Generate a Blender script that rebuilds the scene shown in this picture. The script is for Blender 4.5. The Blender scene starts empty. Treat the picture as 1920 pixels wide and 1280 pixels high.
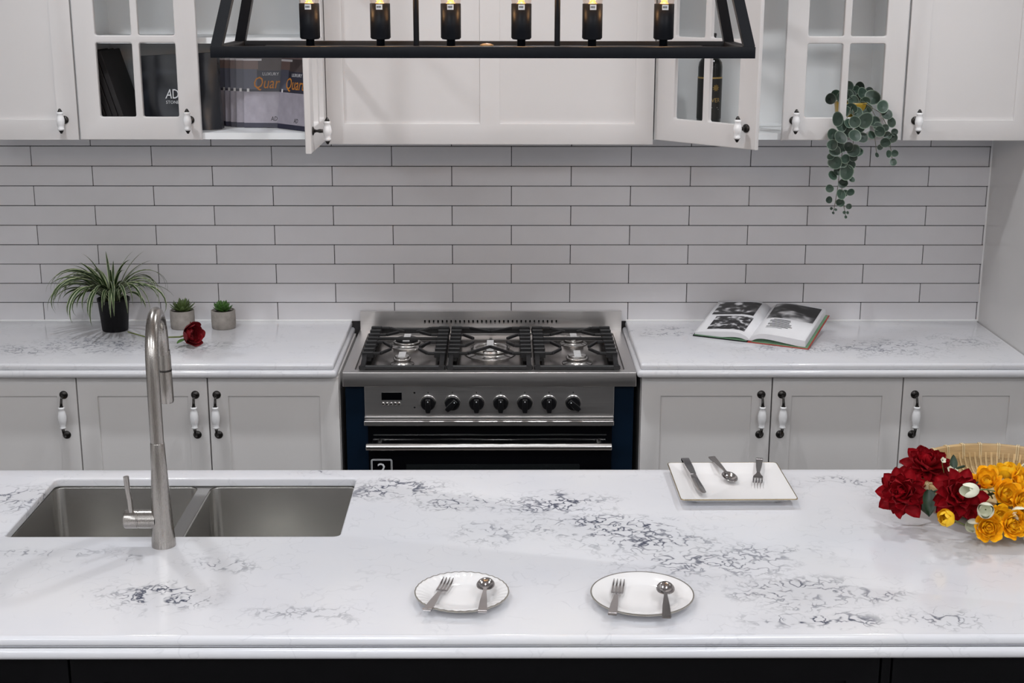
import bpy, bmesh, math, random
from mathutils import Vector, Matrix, Quaternion
R = math.radians
random.seed(7)
sc = bpy.context.scene
COL = sc.collection

# ------------------------------------------------------------------ camera
F = 2625.8
CAM = Vector((-0.032, -4.679, 2.0307))
TH, PS, RO = 0.2519, 0.0074, 0.0016
FW = Vector((math.sin(PS) * math.cos(TH), math.cos(PS) * math.cos(TH), -math.sin(TH)))
_rt = Vector((math.cos(PS), -math.sin(PS), 0)); _up = _rt.cross(FW)
RT = _rt * math.cos(RO) + _up * math.sin(RO); UP = -_rt * math.sin(RO) + _up * math.cos(RO)
cam = bpy.data.objects.new('camera', bpy.data.cameras.new('camera'))
COL.objects.link(cam)
m = Matrix((RT, UP, -FW)).transposed().to_4x4(); m.translation = CAM
cam.matrix_world = m
cam.data.sensor_width = 36.0; cam.data.lens = 36.0 * F / 1920.0
cam.data.clip_start = 0.05
sc.camera = cam

def ray(u, v): return FW + RT * ((u - 960) / F) - UP * ((v - 640) / F)
def hz(u, v, z):
    d = ray(u, v); return CAM + d * ((z - CAM.z) / d.z)
def hy(u, v, y):
    d = ray(u, v); return CAM + d * ((y - CAM.y) / d.y)

# ------------------------------------------------------------------ world, exposure, light levels
w = bpy.data.worlds.new('world'); sc.world = w; w.use_nodes = True
w.node_tree.nodes['Background'].inputs[0].default_value = (0.9, 0.95, 1, 1)
w.node_tree.nodes['Background'].inputs[1].default_value = 0.05
sc.view_settings.view_transform = 'Standard'; sc.view_settings.look = 'None'
sc.view_settings.gamma = 1.0; sc.view_settings.exposure = 0.13
sc.view_settings.use_curve_mapping = False
PANEL_W = 12.6          # watts of each added ceiling panel
SPOT_W = 5.8           # watts of each recessed downlight
BULB_W = 0.9            # watts of each pendant bulb
CEIL = 2.75

# ------------------------------------------------------------------ materials
MATS = {}
def nodes_of(name):
    mt = bpy.data.materials.new(name); mt.use_nodes = True
    nt = mt.node_tree; b = nt.nodes['Principled BSDF']; MATS[name] = mt
    return mt, nt, b
def N(nt, typ, **kw):
    n = nt.nodes.new(typ)
    for k, v in kw.items(): setattr(n, k, v)
    return n
def sRGB(r, g, b):
    f = lambda c: (c / 255) / 12.92 if c / 255 <= 0.04045 else ((c / 255 + 0.055) / 1.055) ** 2.4
    return (f(r), f(g), f(b), 1)
def mat(name, col, rough=0.5, metal=0.0, var=0.06, scale=12.0, bump=0.0, bscale=60.0, stretch=None, coat=0.0, rvar=0.0, ior=1.5, rnd=0.0, spec=None):
    mt, nt, b = nodes_of(name)
    tc = N(nt, 'ShaderNodeTexCoord')
    vec = tc.outputs['Object']
    if stretch:
        mp = N(nt, 'ShaderNodeMapping'); mp.inputs['Scale'].default_value = stretch
        nt.links.new(vec, mp.inputs[0]); vec = mp.outputs[0]
    nz = N(nt, 'ShaderNodeTexNoise'); nz.inputs['Scale'].default_value = scale; nz.inputs['Detail'].default_value = 3
    nt.links.new(vec, nz.inputs['Vector'])
    mr = N(nt, 'ShaderNodeMapRange'); mr.inputs[1].default_value = 0.3; mr.inputs[2].default_value = 0.7
    mr.inputs[3].default_value = 1 - var; mr.inputs[4].default_value = 1 + var
    nt.links.new(nz.outputs['Fac'], mr.inputs[0])
    fac = mr.outputs[0]
    if rnd:
        oi = N(nt, 'ShaderNodeObjectInfo')
        m2 = N(nt, 'ShaderNodeMapRange'); m2.inputs[3].default_value = 1 - rnd; m2.inputs[4].default_value = 1 + rnd
        nt.links.new(oi.outputs['Random'], m2.inputs[0])
        mm = N(nt, 'ShaderNodeMath', operation='MULTIPLY'); nt.links.new(fac, mm.inputs[0]); nt.links.new(m2.outputs[0], mm.inputs[1]); fac = mm.outputs[0]
    vm = N(nt, 'ShaderNodeVectorMath', operation='SCALE'); vm.inputs[0].default_value = col[:3]
    nt.links.new(fac, vm.inputs['Scale']); nt.links.new(vm.outputs[0], b.inputs['Base Color'])
    b.inputs['Roughness'].default_value = rough; b.inputs['Metallic'].default_value = metal; b.inputs['IOR'].default_value = ior
    b.inputs['Coat Weight'].default_value = coat
    if spec is not None: b.inputs['Specular IOR Level'].default_value = spec
    if rvar:
        m3 = N(nt, 'ShaderNodeMapRange'); m3.inputs[1].default_value = .3; m3.inputs[2].default_value = .7
        m3.inputs[3].default_value = max(0, rough - rvar); m3.inputs[4].default_value = rough + rvar
        nt.links.new(nz.outputs['Fac'], m3.inputs[0]); nt.links.new(m3.outputs[0], b.inputs['Roughness'])
    if bump:
        nb = N(nt, 'ShaderNodeTexNoise'); nb.inputs['Scale'].default_value = bscale; nb.inputs['Detail'].default_value = 2
        nt.links.new(vec, nb.inputs['Vector'])
        bp = N(nt, 'ShaderNodeBump'); bp.inputs['Strength'].default_value = bump; bp.inputs['Distance'].default_value = 0.002
        nt.links.new(nb.outputs['Fac'], bp.inputs['Height']); nt.links.new(bp.outputs[0], b.inputs['Normal'])
    return mt
def emit(name, col, strength):
    mt, nt, b = nodes_of(name)
    b.inputs['Base Color'].default_value = col; b.inputs['Emission Color'].default_value = col; b.inputs['Emission Strength'].default_value = strength
    return mt

M_upper = mat('upper_cabinet_paint', (0.715, 0.695, 0.69), 0.42, var=0.012, scale=3, bump=0.04, bscale=400)
M_base = mat('base_cabinet_paint', (0.75, 0.73, 0.72), 0.45, var=0.012, scale=3, bump=0.04, bscale=400)
M_carc = mat('melamine', (0.87, 0.89, 0.90), 0.45, var=0.01, scale=4)
M_tile = mat('glazed_tile', (0.70, 0.69, 0.71), 0.22, var=0.025, scale=9, bump=0.05, bscale=14, rnd=0.025)
M_grout = mat('grout', (0.035, 0.033, 0.035), 0.9, var=0.2, scale=60)
M_wall = mat('wall_paint', (0.62, 0.61, 0.60), 0.6, var=0.02, scale=2)
M_rwall = mat('gloss_panel', (0.66, 0.65, 0.64), 0.18, var=0.015, scale=2)
M_dwall = mat('far_wall_paint', (0.34, 0.33, 0.33), 0.7, var=0.05, scale=1)
M_ceil = mat('ceiling_paint', (0.70, 0.70, 0.70), 0.8, var=0.01, scale=2)
M_floor = mat('floor_vinyl', (0.20, 0.18, 0.17), 0.35, var=0.15, scale=4, stretch=(1, 8, 1))
M_sil = mat('silicone', (0.85, 0.85, 0.85), 0.3, var=0.01)
M_black = mat('black_cabinet_paint', (0.0035, 0.0035, 0.0045), 0.5, spec=.12, var=0.1, scale=20)
M_bmetal = mat('black_powder_coat', (0.006, 0.007, 0.010), 0.42, spec=.15, var=0.1, scale=80, bump=0.05, bscale=500)
M_antq = mat('antique_metal', (0.045, 0.042, 0.040), 0.3, metal=0.8, var=0.3, scale=200)
M_cer = mat('white_ceramic', (0.86, 0.86, 0.87), 0.12, var=0.01)
M_steel = mat('brushed_steel', (0.64, 0.62, 0.61), 0.36, metal=1, var=0.03, scale=8, stretch=(1, 40, 40), rvar=0.02)
M_steel2 = mat('smooth_steel', (0.60, 0.58, 0.56), 0.24, metal=1, var=0.04, scale=20)
M_sink = mat('sink_steel', (0.52, 0.51, 0.49), 0.22, metal=1, var=0.015, scale=14, stretch=(2, 2, 40), rvar=0.012)
M_faucet = mat('brushed_nickel', (0.42, 0.395, 0.37), 0.27, metal=1, var=0.015, scale=20, stretch=(60, 60, 1), rvar=0.02)
M_cut = mat('cutlery_steel', (0.46, 0.44, 0.44), 0.13, metal=1, var=0.03, scale=20)
M_iron = mat('cast_iron', (0.010, 0.010, 0.011), 0.5, var=0.2, scale=120, bump=0.2, bscale=300)
M_navy = mat('navy_enamel', (0.0025, 0.010, 0.024), 0.3, var=0.15, scale=8)
M_glassb = mat('black_oven_glass', (0.003, 0.003, 0.004), 0.08, var=0.05)
M_win = mat('oven_window', (0.012, 0.014, 0.015), 0.12, var=0.05)
M_knob = mat('black_knob', (0.008, 0.008, 0.009), 0.25, var=0.1)
M_white = mat('white_print', (0.75, 0.76, 0.78), 0.5, var=0.02)
M_porc = mat('porcelain', (0.84, 0.83, 0.83), 0.1, var=0.008, coat=0.3)
M_gold = mat('gold_edge', (0.48, 0.38, 0.22), 0.22, metal=0.9, var=0.08)
M_rim = mat('silver_edge', (0.40, 0.38, 0.34), 0.25, metal=0.9, var=0.08)
M_pan = mat('cooktop_steel', (0.36, 0.335, 0.32), 0.22, metal=1, var=0.04, scale=10)
M_div = mat('satin_steel', (0.78, 0.77, 0.76), 0.48, metal=1, var=0.02, scale=10)
M_pot = mat('black_plastic', (0.004, 0.004, 0.005), 0.5, spec=.25, var=0.1)
M_soil = mat('soil', (0.02, 0.015, 0.01), 0.95, var=0.4, scale=90, bump=0.8, bscale=150)
M_conc = mat('concrete', (0.30, 0.275, 0.25), 0.85, var=0.16, scale=45, bump=0.3, bscale=160)
M_succ1 = mat('succulent_leaf', (0.10, 0.15, 0.045), 0.45, var=0.25, scale=60, rnd=0.25)
M_succ2 = mat('green_succulent_leaf', (0.055, 0.14, 0.025), 0.45, var=0.25, scale=60, rnd=0.25)
M_rose = mat('rose_petal', (0.19, 0.003, 0.008), 0.6, var=0.25, scale=50, rnd=0.15)
M_dahl = mat('dahlia_petal', (0.30, 0.002, 0.008), 0.7, spec=.2, var=0.3, scale=50, rnd=0.2)
M_yel = mat('yellow_petal', (0.97, 0.52, 0.008), 0.55, var=0.2, scale=40, rnd=0.10)
M_yel2 = mat('lemon_petal', (0.95, 0.56, 0.01), 0.55, var=0.12, scale=40, rnd=0.06)
M_cream = mat('cream_petal', (0.82, 0.82, 0.66), 0.55, var=0.06, scale=40, rnd=0.05)
M_leafd = mat('dark_leaf', (0.012, 0.035, 0.014), 0.45, var=0.3, scale=60)
M_stem = mat('stem_green', (0.16, 0.19, 0.06), 0.6, var=0.2, scale=60)
M_tstem = mat('grey_stem', (0.16, 0.15, 0.11), 0.6, var=0.2, scale=60)
M_bamb = mat('bamboo_rim', (0.50, 0.34, 0.16), 0.5, var=0.18, scale=14, stretch=(1, 1, 20))
M_bamb2 = mat('bamboo_strip', (0.58, 0.41, 0.20), 0.55, var=0.2, scale=40, rnd=0.15)
M_rattan = mat('rattan_tie', (0.68, 0.55, 0.33), 0.5, var=0.1, scale=80)
M_goldpot = mat('mustard_pot', (0.45, 0.29, 0.03), 0.3, var=0.1)
M_bind = mat('black_folder', (0.018, 0.016, 0.017), 0.5, var=0.25, scale=10)
M_bag = mat('black_bag', (0.022, 0.025, 0.033), 0.30, var=0.3, scale=9, bump=0.6, bscale=12)
M_bottle = mat('dark_bottle_glass', (0.004, 0.005, 0.004), 0.08, var=0.1)
M_label = mat('black_label', (0.012, 0.011, 0.010), 0.5, var=0.1)
M_glab = mat('gold_print', (0.42, 0.29, 0.10), 0.4, metal=0.4, var=0.15, scale=200)
M_orange = mat('orange_print', (0.62, 0.24, 0.035), 0.5, var=0.05)
M_dprint = mat('dark_print', (0.03, 0.03, 0.035), 0.6, var=0.05)
M_cover = mat('green_board', (0.16, 0.30, 0.18), 0.55, var=0.1, scale=30)
M_red = mat('red_cover', (0.36, 0.045, 0.03), 0.5, var=0.1, scale=30)
M_lead = mat('filament_glow_base', (0.3, 0.2, 0.1), 0.4, var=0.05)
M_fil = emit('filament', (1.0, 0.55, 0.16, 1), 28)
M_diff = emit('panel_diffuser', (1, 1, 1, 1), 2.0)
M_tape = mat('clear_tape', (0.62, 0.62, 0.62), 0.25, var=0.1, scale=50)
M_disp = mat('display_black', (0.002, 0.002, 0.003), 0.1, var=0.05)

def quartz():
    mt, nt, b = nodes_of('veined_quartz')
    L = nt.links.new
    geo = N(nt, 'ShaderNodeNewGeometry'); pos = geo.outputs['Position']
    # clusters of veining, placed on the slabs (u, v, half width m, half depth m, weight)
    cl = [(745, 915, .12, .07, 1), (880, 940, .14, .05, .9), (1050, 945, .14, .07, 1), (1140, 990, .18, .07, 1), (915, 1000, .08, .05, .55),
          (1210, 1015, .14, .07, .9), (1330, 1055, .17, .08, .8), (1440, 1040, .12, .07, .6), (1490, 1110, .13, .07, .8), (1530, 1160, .13, .045, 1),
          (1660, 1120, .06, .04, .8), (1780, 1162, .09, .04, .8), (310, 1122, .09, .07, 1.1), (215, 1110, .07, .05, .5), (415, 1060, .07, .035, .8),
          (25, 935, .12, .08, .75), (80, 1035, .16, .03, .55), (600, 886, .06, .02, .9), (1590, 905, .13, .04, .6), (250, 1045, .05, .02, .6),
          (570, 1150, .12, .04, .45), (1700, 930, .1, .06, .4), (1250, 1090, .08, .05, .5),
          (190, 645, .24, .12, .6), (60, 655, .12, .08, .6), (350, 650, .2, .07, .45), (1245, 622, .14, .07, .6), (1655, 650, .24, .12, .6), (1490, 655, .2, .06, .5), (1800, 640, .15, .1, .4)]
    acc = None
    wn = N(nt, 'ShaderNodeTexNoise'); wn.inputs['Scale'].default_value = 9; wn.inputs['Detail'].default_value = 3; L(pos, wn.inputs['Vector'])
    ws = N(nt, 'ShaderNodeVectorMath', operation='SUBTRACT'); L(wn.outputs['Color'], ws.inputs[0]); ws.inputs[1].default_value = (.5, .5, .5)
    wm = N(nt, 'ShaderNodeVectorMath', operation='MULTIPLY_ADD'); L(ws.outputs[0], wm.inputs[0]); wm.inputs[1].default_value = (.14, .14, 0); L(pos, wm.inputs[2])
    for (u, v, rx, ry, wt) in cl:
        c = hz(u, v, .9)
        s = N(nt, 'ShaderNodeVectorMath', operation='SUBTRACT'); L(wm.outputs[0], s.inputs[0]); s.inputs[1].default_value = c
        k = N(nt, 'ShaderNodeVectorMath', operation='MULTIPLY'); L(s.outputs[0], k.inputs[0]); k.inputs[1].default_value = (1 / rx, 1 / ry, 0)
        ln = N(nt, 'ShaderNodeVectorMath', operation='LENGTH'); L(k.outputs[0], ln.inputs[0])
        mr = N(nt, 'ShaderNodeMapRange', interpolation_type='SMOOTHSTEP'); L(ln.outputs['Value'], mr.inputs[0])
        mr.inputs[1].default_value = .2; mr.inputs[2].default_value = 1.4; mr.inputs[3].default_value = wt * 1.05; mr.inputs[4].default_value = 0
        if acc is None: acc = mr.outputs[0]
        else:
            mx = N(nt, 'ShaderNodeMath', operation='MAXIMUM'); L(acc, mx.inputs[0]); L(mr.outputs[0], mx.inputs[1]); acc = mx.outputs[0]
    def vein(scale, width, seed, warp):
        wn = N(nt, 'ShaderNodeTexNoise'); wn.inputs['Scale'].default_value = scale * 1.3; wn.inputs['Detail'].default_value = 2
        of = N(nt, 'ShaderNodeVectorMath', operation='ADD'); L(pos, of.inputs[0]); of.inputs[1].default_value = (seed, seed * 2, seed * .5)
        L(of.outputs[0], wn.inputs['Vector'])
        ma = N(nt, 'ShaderNodeVectorMath', operation='MULTIPLY_ADD'); L(wn.outputs['Color'], ma.inputs[0]); ma.inputs[1].default_value = (warp, warp, warp); L(of.outputs[0], ma.inputs[2])
        nz = N(nt, 'ShaderNodeTexNoise'); nz.inputs['Scale'].default_value = scale; nz.inputs['Detail'].default_value = 1.6; nz.inputs['Roughness'].default_value = .55
        L(ma.outputs[0], nz.inputs['Vector'])
        sb = N(nt, 'ShaderNodeMath', operation='SUBTRACT'); L(nz.outputs['Fac'], sb.inputs[0]); sb.inputs[1].default_value = .5
        ab = N(nt, 'ShaderNodeMath', operation='ABSOLUTE'); L(sb.outputs[0], ab.inputs[0])
        mr = N(nt, 'ShaderNodeMapRange', interpolation_type='SMOOTHSTEP'); L(ab.outputs[0], mr.inputs[0])
        mr.inputs[1].default_value = 0; mr.inputs[2].default_value = width; mr.inputs[3].default_value = 1; mr.inputs[4].default_value = 0
        br = N(nt, 'ShaderNodeTexNoise'); br.inputs['Scale'].default_value = scale * .65; br.inputs['Detail'].default_value = 2
        o2 = N(nt, 'ShaderNodeVectorMath', operation='ADD'); L(pos, o2.inputs[0]); o2.inputs[1].default_value = (seed + 5, 3, seed)
        L(o2.outputs[0], br.inputs['Vector'])
        m2 = N(nt, 'ShaderNodeMapRange', interpolation_type='SMOOTHSTEP'); L(br.outputs['Fac'], m2.inputs[0]); m2.inputs[1].default_value = .42; m2.inputs[2].default_value = .54
        mm = N(nt, 'ShaderNodeMath', operation='MULTIPLY'); L(mr.outputs[0], mm.inputs[0]); L(m2.outputs[0], mm.inputs[1])
        return mm.outputs[0]
    v1 = vein(20, .040, 0, .045); v2 = vein(34, .052, 7, .025)
    mx = N(nt, 'ShaderNodeMath', operation='MAXIMUM'); L(v1, mx.inputs[0]); L(v2, mx.inputs[1])
    mk = N(nt, 'ShaderNodeMath', operation='MULTIPLY', use_clamp=True); L(mx.outputs[0], mk.inputs[0]); L(acc, mk.inputs[1])
    # faint veins all over
    ft = vein(17, .02, 13, .05); f2 = N(nt, 'ShaderNodeMath', operation='MULTIPLY'); L(ft, f2.inputs[0]); f2.inputs[1].default_value = .10
    # soft grey bloom around the clusters
    bl = N(nt, 'ShaderNodeMath', operation='MULTIPLY'); L(acc, bl.inputs[0]); bl.inputs[1].default_value = .07
    ad = N(nt, 'ShaderNodeMath', operation='ADD'); L(mk.outputs[0], ad.inputs[0]); L(f2.outputs[0], ad.inputs[1])
    a2 = N(nt, 'ShaderNodeMath', operation='ADD', use_clamp=True); L(ad.outputs[0], a2.inputs[0]); L(bl.outputs[0], a2.inputs[1])
    cn = N(nt, 'ShaderNodeTexNoise'); cn.inputs['Scale'].default_value = 5; cn.inputs['Detail'].default_value = 4; L(pos, cn.inputs['Vector'])
    base = N(nt, 'ShaderNodeMix', data_type='RGBA'); L(cn.outputs['Fac'], base.inputs[0]); base.inputs[6].default_value = (.68, .69, .745, 1); base.inputs[7].default_value = (.775, .77, .775, 1)
    mix = N(nt, 'ShaderNodeMix', data_type='RGBA'); L(a2.outputs[0], mix.inputs[0]); L(base.outputs[2], mix.inputs[6]); mix.inputs[7].default_value = (.06, .07, .11, 1)
    L(mix.outputs[2], b.inputs['Base Color']); b.inputs['Roughness'].default_value = .13; b.inputs['IOR'].default_value = 1.5
    return mt
M_quartz = quartz()

def uvstripe(name, c_mid, c_edge, lo, hi, rough=.45, rnd=.2):
    """colour runs across the leaf: UV x 0..1, c_edge at the margins"""
    mt, nt, b = nodes_of(name); L = nt.links.new
    uv = N(nt, 'ShaderNodeUVMap'); sp = N(nt, 'ShaderNodeSeparateXYZ'); L(uv.outputs[0], sp.inputs[0])
    s = N(nt, 'ShaderNodeMath', operation='SUBTRACT'); L(sp.outputs[0], s.inputs[0]); s.inputs[1].default_value = .5
    a = N(nt, 'ShaderNodeMath', operation='ABSOLUTE'); L(s.outputs[0], a.inputs[0])
    tc = N(nt, 'ShaderNodeTexCoord'); nz = N(nt, 'ShaderNodeTexNoise'); nz.inputs['Scale'].default_value = 60; L(tc.outputs['Object'], nz.inputs['Vector'])
    nm = N(nt, 'ShaderNodeMath', operation='MULTIPLY_ADD'); L(nz.outputs['Fac'], nm.inputs[0]); nm.inputs[1].default_value = .16; L(a.outputs[0], nm.inputs[2])
    mr = N(nt, 'ShaderNodeMapRange', interpolation_type='SMOOTHSTEP'); L(nm.outputs[0], mr.inputs[0]); mr.inputs[1].default_value = lo + .08; mr.inputs[2].default_value = hi + .08
    mx = N(nt, 'ShaderNodeMix', data_type='RGBA'); L(mr.outputs[0], mx.inputs[0]); mx.inputs[6].default_value = c_mid; mx.inputs[7].default_value = c_edge
    oi = N(nt, 'ShaderNodeObjectInfo'); m2 = N(nt, 'ShaderNodeMapRange'); L(oi.outputs['Random'], m2.inputs[0]); m2.inputs[3].default_value = 1 - rnd; m2.inputs[4].default_value = 1 + rnd
    vm = N(nt, 'ShaderNodeVectorMath', operation='SCALE'); L(mx.outputs[2], vm.inputs[0]); L(m2.outputs[0], vm.inputs['Scale'])
    L(vm.outputs[0], b.inputs['Base Color']); b.inputs['Roughness'].default_value = rough
    return mt
M_spider = uvstripe('variegated_leaf', (.022, .050, .012, 1), (.46, .52, .30, 1), .29, .40)
M_euc = uvstripe('grey_green_leaf', (.026, .052, .036, 1), (.24, .31, .24, 1), .43, .50, .5, .45)

def photo_mat(name, seed, scale):
    mt, nt, b = nodes_of(name); L = nt.links.new
    uv = N(nt, 'ShaderNodeUVMap'); mp = N(nt, 'ShaderNodeMapping'); mp.inputs['Location'].default_value = (seed, seed * 1.7, 0); mp.inputs['Scale'].default_value = (scale, scale, 1); L(uv.outputs[0], mp.inputs[0])
    n1 = N(nt, 'ShaderNodeTexNoise'); n1.inputs['Scale'].default_value = 1.6; n1.inputs['Detail'].default_value = 5; n1.inputs['Distortion'].default_value = .8; L(mp.outputs[0], n1.inputs['Vector'])
    vo = N(nt, 'ShaderNodeTexVoronoi', feature='SMOOTH_F1'); vo.inputs['Scale'].default_value = 3.0; L(mp.outputs[0], vo.inputs['Vector'])
    ad = N(nt, 'ShaderNodeMath', operation='MULTIPLY_ADD'); L(vo.outputs['Distance'], ad.inputs[0]); ad.inputs[1].default_value = -.45; L(n1.outputs['Fac'], ad.inputs[2])
    rp = N(nt, 'ShaderNodeValToRGB'); rp.color_ramp.interpolation = 'B_SPLINE'
    e = rp.color_ramp.elements; e[0].position = .24; e[0].color = (.008, .008, .009, 1); e[1].position = .50; e[1].color = (.72, .72, .74, 1)
    x = e.new(.37); x.color = (.03, .03, .034, 1)
    L(ad.outputs[0], rp.inputs[0]); L(rp.outputs[0], b.inputs['Base Color']); b.inputs['Roughness'].default_value = .35
    return mt
M_ph = [photo_mat('grey_photo_print_%s' % n, s, k) for n, s, k in (('meeting', 1.3, 1.7), ('crowd', 4.1, 2.6), ('table', 8.2, 1.2))]
M_page = mat('paper', (.80, .80, .82), .5, var=.02, scale=20)
def layered(name, c1, c2, scale):
    mt, nt, b = nodes_of(name); L = nt.links.new
    uv = N(nt, 'ShaderNodeUVMap'); sp = N(nt, 'ShaderNodeSeparateXYZ'); L(uv.outputs[0], sp.inputs[0])
    nz = N(nt, 'ShaderNodeTexNoise', noise_dimensions='1D'); nz.inputs['Scale'].default_value = scale; nz.inputs['Detail'].default_value = 1
    L(sp.outputs[1], nz.inputs['W'])
    mr = N(nt, 'ShaderNodeMapRange'); L(nz.outputs['Fac'], mr.inputs[0]); mr.inputs[1].default_value = .42; mr.inputs[2].default_value = .62
    mx = N(nt, 'ShaderNodeMix', data_type='RGBA'); L(mr.outputs[0], mx.inputs[0]); mx.inputs[6].default_value = c1; mx.inputs[7].default_value = c2
    L(mx.outputs[2], b.inputs['Base Color']); b.inputs['Roughness'].default_value = .6
    return mt
M_edge = layered('page_edges', (.66, .66, .64, 1), (.16, .16, .17, 1), 14)
M_fbox = None

def brochure_mat():
    mt, nt, b = nodes_of('brochure_print'); L = nt.links.new
    uv = N(nt, 'ShaderNodeUVMap'); sp = N(nt, 'ShaderNodeSeparateXYZ'); L(uv.outputs[0], sp.inputs[0])
    rp = N(nt, 'ShaderNodeValToRGB'); rp.color_ramp.interpolation = 'CONSTANT'
    e = rp.color_ramp.elements
    e[0].position = 0; e[0].color = (.035, .035, .06, 1)
    e[1].position = .055; e[1].color = (.37, .345, .40, 1)
    for p, c in ((.43, (.045, .045, .065, 1)), (.68, (.095, .075, .075, 1)), (.83, (.26, .19, .185, 1)), (.865, (.13, .09, .09, 1)), (.93, (.20, .15, .15, 1))):
        x = e.new(p); x.color = c
    L(sp.outputs[1], rp.inputs[0])
    # a photograph of a kitchen fills the upper part: window strip and lighter counter on its left side
    nz = N(nt, 'ShaderNodeTexNoise'); nz.inputs['Scale'].default_value = 7; L(uv.outputs[0], nz.inputs['Vector'])
    mr = N(nt, 'ShaderNodeMapRange'); L(nz.outputs['Fac'], mr.inputs[0]); mr.inputs[3].default_value = .75; mr.inputs[4].default_value = 1.25
    def band(lo, hi, sock):
        a = N(nt, 'ShaderNodeMath', operation='GREATER_THAN'); L(sock, a.inputs[0]); a.inputs[1].default_value = lo
        c = N(nt, 'ShaderNodeMath', operation='LESS_THAN'); L(sock, c.inputs[0]); c.inputs[1].default_value = hi
        k = N(nt, 'ShaderNodeMath', operation='MULTIPLY'); L(a.outputs[0], k.inputs[0]); L(c.outputs[0], k.inputs[1]); return k.outputs[0]
    def rect(x0, x1, y0, y1, col, prev):
        k = N(nt, 'ShaderNodeMath', operation='MULTIPLY'); L(band(x0, x1, sp.outputs[0]), k.inputs[0]); L(band(y0, y1, sp.outputs[1]), k.inputs[1])
        mx = N(nt, 'ShaderNodeMix', data_type='RGBA'); L(k.outputs[0], mx.inputs[0]); L(prev, mx.inputs[6]); mx.inputs[7].default_value = col; return mx.outputs[2]
    vm = N(nt, 'ShaderNodeVectorMath', operation='SCALE'); L(rp.outputs[0], vm.inputs[0]); L(mr.outputs[0], vm.inputs['Scale'])
    c = rect(-.1, .24, .70, .80, (.22, .15, .135, 1), vm.outputs[0])
    c = rect(-.1, .30, .80, .825, (.75, .72, .74, 1), c)
    c = rect(-.1, .22, .46, .70, (.13, .135, .18, 1), c)
    c = rect(.05, .09, .43, .47, (.8, .8, .8, 1), c)
    L(c, b.inputs['Base Color']); b.inputs['Roughness'].default_value = .3
    return mt
M_broch = brochure_mat()

def bulb_glass():
    mt = bpy.data.materials.new('bulb_glass'); mt.use_nodes = True; nt = mt.node_tree; MATS['bulb_glass'] = mt
    nt.nodes.remove(nt.nodes['Principled BSDF'])
    tr = N(nt, 'ShaderNodeBsdfTransparent'); tr.inputs[0].default_value = (1, .93, .88, 1)
    gl = N(nt, 'ShaderNodeBsdfGlossy'); gl.inputs['Roughness'].default_value = .02
    lw = N(nt, 'ShaderNodeLayerWeight'); lw.inputs[0].default_value = .25
    fr = N(nt, 'ShaderNodeMapRange'); fr.inputs[3].default_value = .03; fr.inputs[4].default_value = .35; nt.links.new(lw.outputs['Facing'], fr.inputs[0])
    mx = N(nt, 'ShaderNodeMixShader'); nt.links.new(fr.outputs[0], mx.inputs[0]); nt.links.new(tr.outputs[0], mx.inputs[1]); nt.links.new(gl.outputs[0], mx.inputs[2])
    nt.links.new(mx.outputs[0], nt.nodes['Material Output'].inputs[0]); return mt
M_bulb = bulb_glass()

def weave():
    mt, nt, b = nodes_of('woven_bamboo'); L = nt.links.new
    uv = N(nt, 'ShaderNodeUVMap'); br = N(nt, 'ShaderNodeTexBrick'); L(uv.outputs[0], br.inputs['Vector'])
    br.inputs['Scale'].default_value = 60; br.inputs['Color1'].default_value = (.62, .44, .22, 1); br.inputs['Color2'].default_value = (.45, .30, .13, 1); br.inputs['Mortar'].default_value = (.16, .09, .035, 1)
    br.inputs['Mortar Size'].default_value = .018; br.inputs['Brick Width'].default_value = .32; br.inputs['Row Height'].default_value = .2
    L(br.outputs['Color'], b.inputs['Base Color']); b.inputs['Roughness'].default_value = .6
    bp = N(nt, 'ShaderNodeBump'); bp.inputs['Strength'].default_value = .6; bp.inputs['Distance'].default_value = .002; L(br.outputs['Fac'], bp.inputs['Height']); bp.invert = True; L(bp.outputs[0], b.inputs['Normal'])
    return mt
M_weave = weave()

# ------------------------------------------------------------------ builders
def origin_of(o):
    v = Vector((0, 0, 0))
    while o is not None: v += o.location; o = o.parent
    return v
def obj(name, me, mt=None, parent=None, world=True, smooth=True, loc=None):
    """me: bmesh or mesh. world=True: vertices are in world coordinates and get moved into the parent's frame."""
    if isinstance(me, bmesh.types.BMesh):
        bm = me; me = bpy.data.meshes.new(name)
        if smooth:
            for f in bm.faces: f.smooth = True
            for e in bm.edges:
                if len(e.link_faces) == 2 and e.calc_face_angle(0) > R(32): e.smooth = False
        bm.to_mesh(me); bm.free()
    if mt is not None:
        me.materials.clear()
        for k in (mt if isinstance(mt, (list, tuple)) else [mt]): me.materials.append(k)
    o = bpy.data.objects.new(name, me); COL.objects.link(o)
    off = Vector((0, 0, 0))
    if parent is not None:
        o.parent = parent
        if world: off = origin_of(parent)
    if world:
        c = Vector(loc) if loc is not None else Vector((0, 0, 0)) + off
        if loc is not None or parent is not None:
            me.transform(Matrix.Translation(-c)); o.location = c - off
    elif loc is not None: o.location = loc
    return o
def thing(name, label, cat, loc, group=None, rotz=0.0):
    o = bpy.data.objects.new(name, None); COL.objects.link(o); o.empty_display_size = .05
    o.location = loc; o.rotation_euler = (0, 0, rotz)
    return tag(o, label, cat, group)
def tag(o, label, cat, group=None):
    o['label'] = label; o['category'] = cat
    if group: o['group'] = group
    return o
def struct(o, label=None):
    o['kind'] = 'structure'
    if label: o['label'] = label
    return o
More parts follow.
